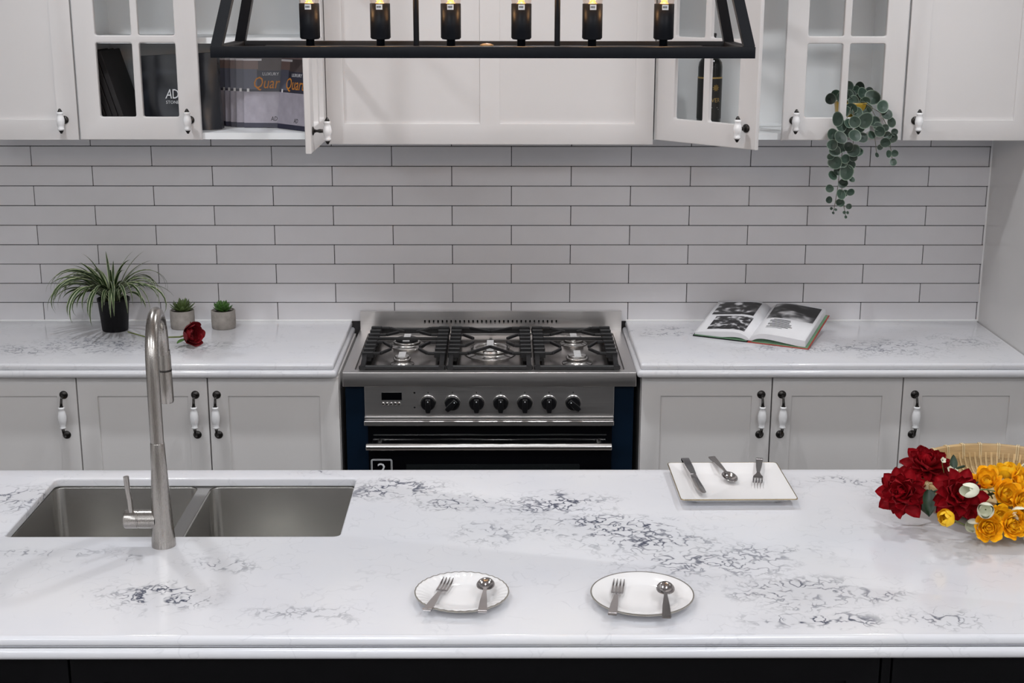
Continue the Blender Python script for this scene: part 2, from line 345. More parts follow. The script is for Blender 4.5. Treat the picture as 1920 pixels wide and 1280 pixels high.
def box(bm, x0, x1, y0, y1, z0, z1, bev=0.0, seg=2):
    r = bmesh.ops.create_cube(bm, size=1.0)
    vs = r['verts']
    bmesh.ops.scale(bm, vec=(x1 - x0, y1 - y0, z1 - z0), verts=vs)
    bmesh.ops.translate(bm, vec=((x0 + x1) / 2, (y0 + y1) / 2, (z0 + z1) / 2), verts=vs)
    if bev > 0:
        es = list({e for v in vs for e in v.link_edges})
        bmesh.ops.bevel(bm, geom=es, offset=bev, segments=seg, profile=.5, affect='EDGES')
    return bm
def bx(*a, **k): return box(bmesh.new(), *a, **k)
def bar(bm, p0, p1, w, d=None, up=(0, 0, 1), bev=0.0):
    d = d or w; p0 = Vector(p0); p1 = Vector(p1); y = (p1 - p0); L = y.length; y.normalize()
    x = y.cross(Vector(up))
    if x.length < 1e-4: x = y.cross(Vector((1, 0, 0)))
    x.normalize(); z = x.cross(y)
    tmp = bx(-w / 2, w / 2, 0, L, -d / 2, d / 2, bev=bev)
    M = Matrix((x, y, z)).transposed().to_4x4(); M.translation = p0
    me = bpy.data.meshes.new('t'); tmp.to_mesh(me); tmp.free(); me.transform(M); bm.from_mesh(me); bpy.data.meshes.remove(me)
    return bm
def lathe(prof, n=32, c=(0, 0, 0), bm=None, cap0=False, cap1=False, uv=False):
    bm = bm or bmesh.new(); rings = []
    for r, z in prof:
        rings.append([bm.verts.new((c[0] + r * math.cos(2 * math.pi * k / n), c[1] + r * math.sin(2 * math.pi * k / n), c[2] + z)) for k in range(n)])
    L = bm.loops.layers.uv.verify() if uv else None
    for i in range(len(rings) - 1):
        for k in range(n):
            f = bm.faces.new((rings[i][k], rings[i][(k + 1) % n], rings[i + 1][(k + 1) % n], rings[i + 1][k]))
            if uv:
                for lp, (a, q) in zip(f.loops, ((k, i), (k + 1, i), (k + 1, i + 1), (k, i + 1))): lp[L].uv = (a / n, q / (len(rings) - 1))
    if cap0: bm.faces.new(list(reversed(rings[0])))
    if cap1: bm.faces.new(rings[-1])
    return bm
def tube(bm, pts, rad, n=12, cap=True):
    pts = [Vector(p) for p in pts]
    if not isinstance(rad, (list, tuple)): rad = [rad] * len(pts)
    rings = []; up = None
    for i, p in enumerate(pts):
        t = (pts[min(i + 1, len(pts) - 1)] - pts[max(i - 1, 0)]).normalized()
        if up is None:
            up = t.cross(Vector((0, 0, 1)))
            if up.length < .05: up = t.cross(Vector((1, 0, 0)))
        up = (up - t * up.dot(t)).normalized(); s = t.cross(up)
        rings.append([bm.verts.new(p + (up * math.cos(2 * math.pi * k / n) + s * math.sin(2 * math.pi * k / n)) * rad[i]) for k in range(n)])
    for a, b in zip(rings, rings[1:]):
        for k in range(n): bm.faces.new((a[k], a[(k + 1) % n], b[(k + 1) % n], b[k]))
    if cap: bm.faces.new(list(reversed(rings[0]))); bm.faces.new(rings[-1])
    bmesh.ops.recalc_face_normals(bm, faces=bm.faces)
    return bm
def rrect(x0, x1, y0, y1, r, n=5):
    if r <= 0: return [(x0, y0), (x1, y0), (x1, y1), (x0, y1)]
    out = []
    for cx, cy, a0 in ((x1 - r, y0 + r, -90), (x1 - r, y1 - r, 0), (x0 + r, y1 - r, 90), (x0 + r, y0 + r, 180)):
        for k in range(n + 1):
            a = R(a0 + 90 * k / n); out.append((cx + r * math.cos(a), cy + r * math.sin(a)))
    return out
def slab(loops, thick, bev=0.0, res=2):
    """flat plate from outline + holes in XY, centred on z=0, as a bmesh"""
    cu = bpy.data.curves.new('s', 'CURVE'); cu.dimensions = '2D'; cu.fill_mode = 'BOTH'
    cu.extrude = thick / 2 - bev; cu.bevel_depth = bev; cu.bevel_resolution = res
    if bev: cu.offset = -bev
    for lp in loops:
        s = cu.splines.new('POLY'); s.points.add(len(lp) - 1); s.use_cyclic_u = True
        for p, (x, y) in zip(s.points, lp): p.co = (x, y, 0, 1)
    o = bpy.data.objects.new('s', cu); COL.objects.link(o)
    me = bpy.data.meshes.new_from_object(o.evaluated_get(bpy.context.evaluated_depsgraph_get()))
    bm = bmesh.new(); bm.from_mesh(me)
    bpy.data.objects.remove(o); bpy.data.curves.remove(cu); bpy.data.meshes.remove(me)
    bmesh.ops.remove_doubles(bm, verts=bm.verts, dist=1e-5)
    bmesh.ops.recalc_face_normals(bm, faces=bm.faces)
    return bm
def xf(bm, M): bmesh.ops.transform(bm, matrix=M, verts=bm.verts); return bm
UPRIGHT = Matrix(((1, 0, 0, 0), (0, 0, 1, 0), (0, 1, 0, 0), (0, 0, 0, 1)))  # XY plate -> XZ plate (mirrors; normals fixed by caller)
def upright(bm, y=0.0):
    xf(bm, UPRIGHT); bmesh.ops.translate(bm, vec=(0, y, 0), verts=bm.verts)
    bmesh.ops.recalc_face_normals(bm, faces=bm.faces); return bm
def text_mesh(s, size, extrude=.0003, shear=0.0, align='CENTER'):
    cu = bpy.data.curves.new('t', 'FONT'); cu.body = s; cu.size = size; cu.extrude = extrude; cu.shear = shear; cu.align_x = align; cu.resolution_u = 2
    o = bpy.data.objects.new('t', cu); COL.objects.link(o)
    me = bpy.data.meshes.new_from_object(o.evaluated_get(bpy.context.evaluated_depsgraph_get()))
    bpy.data.objects.remove(o); bpy.data.curves.remove(cu)
    return me
FACE = Matrix.Rotation(R(90), 4, 'X')      # text lying in XY -> standing, facing -Y
def join(bm, other, M=None):
    me = bpy.data.meshes.new('t'); other.to_mesh(me); other.free()
    if M is not None: me.transform(M)
    bm.from_mesh(me); bpy.data.meshes.remove(me); return bm

# ------------------------------------------------------------------ room shell
XR, XL, YF = 1.607, -3.2, -7.2
struct(obj('floor', bx(XL - .1, XR + .1, YF - .1, .1, -.1, 0), M_floor))
struct(obj('ceiling', bx(XL - .1, XR + .1, YF - .1, .1, CEIL, CEIL + .1), M_ceil))
wb = struct(obj('wall_back', bx(XL - .1, XR + .1, .0045, .1, 0, CEIL), M_grout))
struct(obj('wall_right', bx(XR, XR + .1, YF, .0045, 0, CEIL), M_rwall))
struct(obj('wall_left', bx(XL - .1, XL, YF, .0045, 0, CEIL), M_wall))
struct(obj('wall_front', bx(XL, XR, YF - .1, YF, 0, CEIL), M_dwall))
struct(obj('trim_1', bx(-2.6, -.546, -.004, .004, .8975, .9045, bev=.002), M_sil))
struct(obj('trim_2', bx(.393, XR, -.004, .004, .8975, .9045, bev=.002), M_sil))
struct(obj('trim_3', bx(XR - .004, XR + .002, -.003, .004, .90, 1.60, bev=.0015), M_sil))
# tiles, 400 x 65 in running bond
P, Z0, G = .0666, .8979, .0024
tile_mesh = {}
def tile(x0, x1, z0):
    wd = round(x1 - x0, 4)
    if wd not in tile_mesh:
        b_ = bx(-wd / 2, wd / 2, 0, .010, 0, P - G, bev=.0009, seg=1)
        t_ = obj('tile', b_, M_tile, wb, world=False); tile_mesh[wd] = t_.data
    else:
        t_ = bpy.data.objects.new('tile', tile_mesh[wd]); COL.objects.link(t_); t_.parent = wb
    t_.location = ((x0 + x1) / 2, random.uniform(-.0004, .0004), z0)
for k in range(11):
    z = Z0 + k * P + G / 2
    s = 0.0 if k % 2 == 0 else .2
    i = -6
    while True:
        a = s + i * .4 + G / 2; b = a + .4 - G; i += 1
        if a > XR - .004: break
        if z > 1.0 or b < -.5 or a > .35 or z > .93 or True:
            tile(a, min(b, XR - .002), z)
# plain wall above and below the tiled strip
obj('plaster', bx(XL, XR, -.004, .004, Z0 + 11 * P, CEIL), M_wall, wb)

# ------------------------------------------------------------------ ceiling lights (above the frame)
def light(name, typ, parent, loc, energy, col=(1, 1, 1), **kw):
    d = bpy.data.lights.new(name, typ); d.energy = energy; d.color = col
    for k, v in kw.items(): setattr(d, k, v)
    o = bpy.data.objects.new(name, d); COL.objects.link(o); o.parent = parent; o.location = loc; return o
for px in (-2.3, -.6, 1.0):  # unseen panels, added as soft light from the front
    for py in (-3.5, -5.0, -6.5):
        t = thing('ceiling_panel_light', 'square white LED panel set in the ceiling in front of the kitchen', 'light', (px, py, CEIL - .012), 'LED ceiling panels')
        f = slab([rrect(-.31, .31, -.31, .31, 0), rrect(-.29, .29, -.29, .29, 0)], .02)
        obj('frame', f, M_white, t, world=False)
        obj('diffuser', bx(-.29, .29, -.29, .29, .002, .006), M_diff, t, world=False)
        light('lamp', 'AREA', t, (0, 0, -.004), PANEL_W, (.93, .96, 1), shape='SQUARE', size=.56)
for px in (-1.25, .0, 1.25):
    t = thing('recessed_downlight', 'small round recessed downlight in the ceiling above the range aisle', 'light', (px, -1.02, CEIL - .01), 'recessed downlights')
    obj('trim_ring', lathe([(.045, .008), (.05, 0), (.06, 0), (.062, .009)], 32), M_white, t, world=False)
    obj('lens', lathe([(0.0001, .006), (.046, .006)], 32), M_diff, t, world=False)
    light('lamp', 'AREA', t, (0, 0, -.004), SPOT_W, (.95, .97, 1), shape='DISK', size=.09, spread=R(130))

# ------------------------------------------------------------------ handles
def base_handle_parts():
    """pull centred on z=0, door face at y=0, sticking out to -y"""
    ends = []
    for s in (-1, 1):
        mt_ = bmesh.new()
        d = lathe([(.0001, .006), (.006, .0055), (.0085, .004), (.0115, .003), (.013, .0015), (.013, 0)], 20)
        join(mt_, d, Matrix.Translation((0, 0, s * .0645)) @ Matrix.Rotation(R(90), 4, 'X'))
        tube(mt_, [(0, -.003, s * .0645), (0, -.016, s * .064), (0, -.026, s * .058), (0, -.031, s * .047), (0, -.032, s * .036)], [.0045, .0038, .0036, .004, .005], 10)
        join(mt_, lathe([(.0045, -.004), (.0075, -.002), (.0075, .001), (.005, .004)], 16, cap0=True, cap1=True), Matrix.Translation((0, -.032, s * .033)))
        a = bpy.data.meshes.new('handle_mount')
        for f in mt_.faces: f.smooth = True
        mt_.to_mesh(a); mt_.free(); a.materials.append(M_antq); ends.append(a)
    g = lathe([(.0001, -.033), (.0068, -.033), (.0085, -.0305), (.0085, -.028), (.0066, -.026), (.0092, -.018), (.0112, -.006), (.0112, .006), (.0092, .018), (.0066, .026), (.0085, .028), (.0085, .0305), (.0068, .033), (.0001, .033)], 20)
    xf(g, Matrix.Translation((0, -.032, 0)) @ Matrix.Diagonal((1.16, 1.16, 1.05, 1)))
    b = bpy.data.meshes.new('handle_grip')
    for f in g.faces: f.smooth = True
    g.to_mesh(b); g.free(); b.materials.append(M_cer)
    return ends[0], ends[1], b
def knob_handle_parts():
    mt_ = bmesh.new()
    join(mt_, lathe([(.0001, .006), (.006, .0055), (.009, .004), (.0125, .002), (.0125, 0)], 20), Matrix.Rotation(R(90), 4, 'X'))
    tube(mt_, [(0, -.003, 0), (0, -.012, 0), (0, -.020, 0), (0, -.034, 0)], [.006, .0035, .0055, .0045], 12)
    for s in (-1, 1):
        join(mt_, lathe([(.0075, .025), (.0078, .028), (.005, .033), (.003, .037), (.0001, .038)], 16), Matrix.Translation((0, -.042, 0)) @ (Matrix.Identity(4) if s > 0 else Matrix.Rotation(math.pi, 4, 'X')))
    g = lathe([(.0001, -.027), (.0068, -.027), (.0082, -.024), (.0082, -.021), (.0068, -.019), (.0088, -.012), (.0104, -.003), (.0104, .003), (.0088, .012), (.0068, .019), (.0082, .021), (.0082, .024), (.0068, .027), (.0001, .027)], 20)
    xf(g, Matrix.Translation((0, -.042, 0)) @ Matrix.Diagonal((1.2, 1.2, 1.03, 1)))
    a = bpy.data.meshes.new('handle_mount')
    for f in mt_.faces: f.smooth = True
    mt_.to_mesh(a); mt_.free(); a.materials.append(M_antq)
    b = bpy.data.meshes.new('handle_grip')
    for f in g.faces: f.smooth = True
    g.to_mesh(b); g.free(); b.materials.append(M_cer)
    return a, b
HB, HK = base_handle_parts(), knob_handle_parts()
def put_handle(door, meshes, loc):
    for me in meshes:
        nm = me.name.split('.')[0]
        o = bpy.data.objects.new(nm, me); COL.objects.link(o); o.parent = door; o.location = loc

# ------------------------------------------------------------------ cabinet doors (local: x 0..w from hinge corner, front face at y=-.018, back at y=0, z 0..h)
T = .018
def shaker(w_, h_, st=.06, holes=None):
    holes = holes or [(st, w_ - st, st, h_ - st)]
    b_ = upright(slab([rrect(0, w_, 0, h_, 0)] + [rrect(*q, 0) for q in holes], T, .0012, 1), -T / 2)
    for q in holes: box(b_, q[0] - .004, q[1] + .004, -.0095, -.002, q[2] - .004, q[3] + .004)
    return b_
def lattice(w_, h_):
    st, mu = .066, .022
    pw = (w_ - 2 * st - mu) / 2; ph = .222
    hs = []
    for i in range(2):
        for j in range(3):
            x = st + i * (pw + mu); z = .070 + j * (ph + mu); hs.append(rrect(x, x + pw, z, z + ph, .006, 4))
    return upright(slab([rrect(0, w_, 0, h_, 0)] + hs, T, .0035, 3), -T / 2)
def door_at(cab, bm, mt, pivot, ang=0.0, name='door'):
    d = obj(name, bm, mt, cab, world=False, loc=Vector(pivot) - origin_of(cab)); d.rotation_euler = (0, 0, ang); return d

# ---- base cabinets
def carcass(cab, x0, x1, y0, y1, z0, z1, mt, shelves=(), back=True, t=T):
    def b_(nm, *a): return obj(nm, bx(*a), mt, cab)
    b_('side_panel', x0, x0 + t, y0, y1, z0, z1); b_('side_panel', x1 - t, x1, y0, y1, z0, z1)
    b_('bottom_panel', x0 + t, x1 - t, y0, y1, z0, z0 + .02)
    b_('top_panel', x0 + t, x1 - t, y0, y1, z1 - t, z1)
    if back: b_('back_panel', x0 + t, x1 - t, y1 - .006, y1, z0 + .02, z1 - t)
    for s in shelves: b_('shelf', x0 + t + .001, x1 - t - .001, y0 + .03, y1 - .006, s, s + .018)
BD, BZ0, BZ1 = -.512, .12, .8505
YW = -.006
def base_cab(x0, x1, label, doors):
    c = thing('base_cabinet', label, 'cabinet', ((x0 + x1) / 2, -.26, 0), 'painted base cabinets along the tiled wall')
    carcass(c, x0, x1, BD, YW, BZ0, .857, M_base)
    obj('plinth', bx(x0, x1, -.46, -.44, 0, BZ0), M_base, c)
    for (a, b, hx) in doors:
        w_ = b - a - .004
        d = door_at(c, shaker(w_, BZ1 - BZ0 - .004, .060), M_base, (a + .002, BD, BZ0 + .002))
        put_handle(d, HB, (hx - a - .002, -T, .729 - BZ0 - .002))
base_cab(-1.745, -1.342, 'pale grey base cabinet at the left edge with one shaker door', [(-1.745, -1.342, -1.383)])
base_cab(-1.342, -.5335, 'pale grey double-door base cabinet directly left of the range', [(-1.342, -.939, -.978), (-.939, -.5335, -.912)])
base_cab(.397, 1.208, 'pale grey double-door base cabinet directly right of the range', [(.397, .803, .770), (.803, 1.208, .834)])
base_cab(1.208, 1.604, 'pale grey single-door base cabinet beside the right-hand wall', [(1.208, 1.604, 1.246)])

# ---- wall cabinets
UD, UZ, UH = -.332, 1.556, .85
def wall_cab(x0, x1, label, shelves=(), name='wall_cabinet'):
    c = thing(name, label, 'cabinet', ((x0 + x1) / 2, YW, UZ), 'wall cabinets above the tiles')
    carcass(c, x0, x1, UD, YW, UZ, UZ + UH, M_carc, shelves)
    return c
c = wall_cab(-1.702, -1.329, 'white wall cabinet with a solid shaker door at the left edge')
d = door_at(c, shaker(.369, UH, .062), M_upper, (-1.7, UD, UZ)); put_handle(d, HK, (.33, -T, 1.617 - UZ))
SH = 1.844
c = wall_cab(-1.327, -.588, 'white wall cabinet with lattice doors, its right door wide open on brochures', (SH, 2.12))
d = door_at(c, lattice(.372, UH), M_upper, (-1.326, UD, UZ)); put_handle(d, HK, (.340, -T, 1.617 - UZ))
b_ = lattice(.372, UH); xf(b_, Matrix.Translation((-.372, 0, 0)))
d = door_at(c, b_, M_upper, (-.588, UD, UZ), R(90)); put_handle(d, HK, (-.340, -T, 1.617 - UZ))
c = wall_cab(.438, 1.200, 'white wall cabinet with lattice doors, its left door half open on a wine bottle', (2.12,))
d = door_at(c, lattice(.372, UH), M_upper, (.456, UD, UZ), -R(46)); put_handle(d, HK, (.338, -T, 1.617 - UZ))
d = door_at(c, lattice(.368, UH), M_upper, (.830, UD, UZ)); put_handle(d, HK, (.033, -T, 1.617 - UZ))
c = wall_cab(1.202, 1.605, 'white wall cabinet with a solid shaker door beside the right-hand wall')
d = door_at(c, shaker(.399, UH, .062), M_upper, (1.204, UD, UZ)); put_handle(d, HK, (.034, -T, 1.617 - UZ))
# hood cabinet over the range
c = thing('hood_cabinet', 'wide white range hood cabinet with two recessed panels above the stove', 'cabinet', (-.067, YW, 1.543), 'wall cabinets above the tiles')
obj('body', bx(-.566, .431, UD, YW, 1.55, 2.41), M_carc, c)
hw = .433 + .568
d = door_at(c, shaker(hw, .863, holes=[(.052, .469, .063, .80), (.529, .944, .063, .80)]), M_upper, (-.568, UD, 1.543), name='front_panel')
obj('hood_insert', bx(-.40, .26, -.29, -.06, 1.544, 1.552), M_steel, c)

# ------------------------------------------------------------------ countertops
def counter(name, label, x0u, x1u, x0l, x1l):
    b_ = bmesh.new()
    box(b_, x0u, x1u, -.5605, -.001, .8795, .9, bev=.008, seg=4)
    box(b_, x0l, x1l, -.5715, -.002, .8575, .8800, bev=.0095, seg=4)
    return tag(obj(name, b_, M_quartz, loc=((x0u + x1u) / 2, -.28, .8575)), label, 'countertop', 'back countertops')
counter('back_countertop', 'white veined quartz countertop to the left of the range', -2.0, -.545, -2.0, -.536)
counter('back_countertop', 'white veined quartz countertop to the right of the range, under the book', .391, 1.6055, .381, 1.6055)
HX0, HX1, HY0, HY1 = -1.078, -.374, -1.926, -1.574
IX0, IX1, IYB, IYF = -1.75, 1.45, -1.512, -2.400
b_ = slab([rrect(IX0 + .01, IX1 - .01, IYF + .010, IYB, .004), rrect(HX0, HX1, HY0, HY1, .014, 6)], .0205, .0045, 3)
bmesh.ops.translate(b_, vec=(0, 0, .9 - .01025), verts=b_.verts)
# the front shoulder is softer than the rest of the arris
box(b_, IX0 + .01, IX1 - .01, IYF + .006, IYF + .06, .8795, .8998, bev=.0085, seg=4)
lo = slab([rrect(IX0, IX1, IYF - .002, IYB + .002, .006), rrect(IX0 + .06, IX1 - .06, IYF + .06, IYB - .03, 0)], .0225, .0095, 3)
join(b_, lo, Matrix.Translation((0, 0, .8575 + .01125)))
tag(obj('island_countertop', b_, M_quartz, loc=(-.15, -1.95, .8575)), 'long white veined quartz island countertop in the foreground with a sink cutout', 'countertop')
# island body
t = thing('island_cabinet', 'black kitchen island base under the white worktop', 'cabinet', (-.15, -1.95, 0))
for a, q in ((IX0 + .03, IX0 + .05), (-1.16, -1.14), (-.30, -.28), (IX1 - .05, IX1 - .03)): obj('side_panel', bx(a, q, -2.335, -1.565, .08, .855), M_black, t)
obj('bottom_panel', bx(IX0 + .03, IX1 - .03, -2.335, -1.565, .08, .10), M_black, t)
obj('back_panel', bx(IX0 + .03, IX1 - .03, -1.567, -1.549, .08, .857), M_black, t)
obj('plinth', bx(IX0 + .06, IX1 - .06, -2.30, -1.60, 0, .08), M_black, t)
xs = [IX0 + .03, -1.2, -.82, .66, .68, 1.05, IX1 - .03]
for a, q in zip(xs, xs[1:]):
    bb = shaker(q - a - .004, .76, .06) if q - a > .2 else bx(0, q - a - .004, -T, 0, 0, .76)
    o = obj('front_panel', bb, M_black, t, world=False, loc=Vector((a + .002, -2.335, .09)) - origin_of(t))

# ------------------------------------------------------------------ sink
t = thing('double_bowl_sink', 'stainless steel undermount double bowl sink in the island', 'sink', (-.73, -1.75, .66))
XD0, XD1 = -.742, -.717
bowls = [(HX0 - .004, XD0), (XD1, HX1 + .004)]
fl = slab([rrect(HX0 - .03, HX1 + .03, HY0 - .03, HY1 + .03, .02)] + [rrect(a + .002, q - .002, HY0 - .004, HY1 + .004, .022, 6) for a, q in bowls], .002)
obj('flange', xf(fl, Matrix.Translation((0, 0, .8775))), M_sink, t)
for a, q in bowls:
    bm = bmesh.new(); rings = []
    for (ins, z, rr) in ((0, .8776, .022), (.001, .874, .022), (.004, .72, .022), (.010, .700, .026), (.022, .688, .03), (.04, .684, .03)):
        lp = rrect(a + ins, q - ins, HY0 - .006 + ins, HY1 + .006 - ins, rr, 6)
        rings.append([bm.verts.new((x, y, z)) for x, y in lp])
    for r0, r1 in zip(rings, rings[1:]):
        for k in range(len(r0)): bm.faces.new((r0[k], r1[k], r1[(k + 1) % len(r0)], r0[(k + 1) % len(r0)]))
    bm.faces.new(rings[-1]); bmesh.ops.recalc_face_normals(bm, faces=bm.faces)
    for f in bm.faces: f.normal_flip()
    o = obj('bowl', bm, M_sink, t)
    md = o.modifiers.new('thickness', 'SOLIDIFY'); md.thickness = .0012; md.offset = -1
    obj('drain', lathe([(.0001, .001), (.02, .0015), (.024, .004), (.042, .0045), (.045, .002)], 28, ((a + q) / 2, -1.75, .684)), M_steel2, t)
obj('divider', bx(XD0 - .002, XD1 + .002, HY0 - .006, HY1 + .006, .868, .8768, bev=.003, seg=3), M_div, t)

# ------------------------------------------------------------------ faucet
fx, fy = -.731, -1.975
t = thing('kitchen_faucet', 'tall brushed steel gooseneck faucet with a side lever beside the sink', 'faucet', (fx, fy, .9))
obj('body', lathe([(.0245, 0), (.0245, .012), (.0235, .02), (.020, .09), (.0160, .17), (.0142, .222), (.0138, .2235), (.0001, .2235)], 32), M_faucet, t, world=False)
hd = Vector((-.11, .99, 0)).normalized()      # direction the spout reaches
pts = [(0, 0, .215), (0, 0, .26), (0, 0, .32), (0, 0, .36)]
rad = .083
for k in range(1, 17):
    a = math.pi * k / 16
    p = hd * (rad - rad * math.cos(a)); pts.append((p.x, p.y, .380 + rad * 1.10 * math.sin(a)))
e = hd * (2 * rad + .002)
pts += [(e.x, e.y, .36)]
obj('spout', tube(bmesh.new(), pts, .0134, 20), M_faucet, t, world=False)
hdm = lathe([(.0134, .115), (.0140, .112), (.0140, .111), (.0134, .108), (.0142, .104), (.0152, .04), (.0156, .004), (.0145, 0), (.0001, 0)], 24)
obj('spray_head', xf(hdm, Matrix.Translation((e.x + .001, e.y, .258))), M_faucet, t, world=False)
obj('spray_collar', lathe([(.0145, -.001), (.0152, 0), (.0152, .003), (.0145, .004)], 24, (e.x + .001, e.y, .328)), M_antq, t, world=False)
va = Matrix.Translation((0, 0, .058)) @ Matrix.Rotation(R(-90), 4, 'Y')
obj('valve', xf(lathe([(.0195, .012), (.0195, .046), (.0185, .047), (.0185, .0485), (.0195, .0495), (.0195, .074), (.0185, .076), (.0001, .076)], 28), va), M_faucet, t, world=False)
obj('lever', tube(bmesh.new(), [(-.062, -.004, .07), (-.063, -.004, .10), (-.066, -.004, .128), (-.067, -.004, .152)], [.0058, .0055, .0055, .0058], 14), M_faucet, t, world=False)

# ------------------------------------------------------------------ range
t = thing('gas_range', 'freestanding stainless steel and navy gas range with black oven door', 'stove', (-.07, -.28, 0))
X0, X1 = -.52, .38; CX = -.07
obj('body', bx(X0 + .005, X1 - .005, -.532, -.012, .08, .828), M_navy, t)
for x in (X0 + .06, X1 - .06):
    for y in (-.48, -.08): obj('leg', lathe([(.02, 0), (.02, .03), (.014, .035), (.014, .082)], 16, (x, y, 0), cap0=True, cap1=True), M_steel2, t)
bb = slab([rrect(X0, X1, -.556, -.012, .003), rrect(X0 + .035, X1 - .035, -.528, -.055, .012)], .0455, .0018, 2)
xf(bb, Matrix.Translation((0, 0, .872 - .02275)))
obj('cooktop_frame', bb, M_steel, t)
obj('cooktop_pan', bx(X0 + .03, X1 - .03, -.53, -.052, .855, .866), M_pan, t)
slots = [rrect(-.2955 + k * .4495 / 30 - .0028, -.2955 + k * .4495 / 30 + .0028, .896, .9085, .0025, 2) for k in range(31)]
bb = upright(slab([rrect(X0 + .004, X1 - .003, .868, .9385, .002)] + slots, .012), -.018)
sp_ = obj('splashback', bb, M_steel, t)
obj('vent_backing', bx(X0 + .03, X1 - .03, -.0115, -.0095, .885, .925), M_glassb, sp_)
# burners
def burner(x, y, r, h=.016, wok=False):
    b_ = lathe([(r * 1.35, 0), (r * 1.3, .003), (r * .98, .005), (r * .95, h * .7), (r * 1.0, h * .75), (r * 1.0, h), (r * .86, h + .001), (.0001, h + .001)], 32, (x, y, .866), cap0=True)
    o = obj('burner', b_, M_steel2, t)
    if wok:
        obj('burner_cap', lathe([(r * .35, h + .001), (r * .36, h + .008), (r * .3, h + .010), (.0001, h + .010)], 28, (x, y, .866)), M_steel2, o)
        obj('burner_ring', lathe([(r * .74, h + .001), (r * .72, h + .006), (r * .98, h + .006), (r * 1.0, h + .001)], 32, (x, y, .866)), M_steel2, o)
    else: obj('burner_cap', lathe([(r * .80, h + .001), (r * .82, h + .006), (r * .76, h + .0085), (.0001, h + .009)], 32, (x, y, .866)), M_iron if r > .044 else M_steel2, o)
    obj('tape', bx(x - .011, x + .011, y - r * 1.1, y + r * 1.1, .866 + h + .0103, .866 + h + .0108), M_tape, o)
burner(-.345, -.205, .046); burner(-.345, -.435, .028, .02); burner(CX, -.315, .062, .018, True); burner(.205, -.185, .034); burner(.205, -.425, .036, .02)
# grates
def side_comb(b_, x, s, ys, ln, zt):
    for y in ys: box(b_, min(x, x + s * ln), max(x, x + s * ln), y - .006, y + .006, zt - .020, zt, bev=.002, seg=1)
    box(b_, min(x, x + s * ln * .75) + (.0 if s < 0 else .003), max(x, x + s * ln * .75) - (.003 if s < 0 else 0), ys[0] - .004, ys[-1] + .004, zt - .030, zt - .014)
def path(b_, pts, wd=.009):
    for p0, p1 in zip(pts, pts[1:]): bar(b_, p0, p1, wd, wd, bev=.002)
GT = .905
def grate(x0, x1, kind):
    b_ = bmesh.new(); yb, yf = -.085, -.518
    box(b_, x0, x1, yf - .006, yf + .006, .870, .884, bev=.003, seg=1); box(b_, x0, x1, yb - .006, yb + .006, .878, .896, bev=.003, seg=1)
    ys = [-.10 - k * .0475 for k in range(8)]; ys = ys[::-1]
    side_comb(b_, x0 + .002, 1, ys, .036, GT); side_comb(b_, x1 - .002, -1, ys, .036, GT)
    for x in (x0 + .012, x1 - .012):
        bar(b_, (x, ys[0], GT - .012), (x, yf, .878), .014, .012); bar(b_, (x, yf, .868), (x, yf, .884), .016); bar(b_, (x, yb, .868), (x, yb, .896), .016)
    a, q = x0 + .034, x1 - .034; cx = (x0 + x1) / 2; z = GT - .006
    Y = lambda k: -.10 - k * .0475
    if kind == 'pair':
        path(b_, [(a, Y(3), z), (q, Y(3), z)])
        for sgn, e_ in ((1, a), (-1, q)):
            path(b_, [(e_, Y(2), z), (e_ + sgn * .025, Y(2), z), (cx - sgn * .035, Y(1) - .008, z)])
            path(b_, [(e_, Y(4), z), (e_ + sgn * .025, Y(4), z), (cx - sgn * .045, Y(5) - .012, z)])
            path(b_, [(e_, Y(7), z), (e_ + sgn * .025, Y(7), z), (cx - sgn * .045, Y(6) + .008, z)])
            path(b_, [(e_, Y(0), z), (e_ + sgn * .03, Y(0), z), (cx - sgn * .02, Y(0) - .006, z - .012)])
    else:
        for sgn, e_ in ((1, a), (-1, q)):
            path(b_, [(e_, Y(2), z), (e_ + sgn * .012, Y(2), z), (cx - sgn * .055, Y(3), z)])
            path(b_, [(e_, Y(5), z), (e_ + sgn * .02, Y(5), z), (cx - sgn * .055, Y(4), z)])
            path(b_, [(e_, Y(7), z), (e_ + sgn * .03, Y(7), z), (cx, Y(5) - .008, z)])
            path(b_, [(e_, Y(0), z), (e_ + sgn * .03, Y(0), z), (cx, Y(1) - .004, z)])
        bar(b_, (cx, yf, .88), (cx, yf + .03, .872), .01); bar(b_, (cx, yb, .885), (cx, yb + .028, .885), .01)
    obj('grate', b_, M_iron, t)
grate(-.473, -.2065, 'pair'); grate(-.2035, .0635, 'wok'); grate(.0665, .333, 'pair')
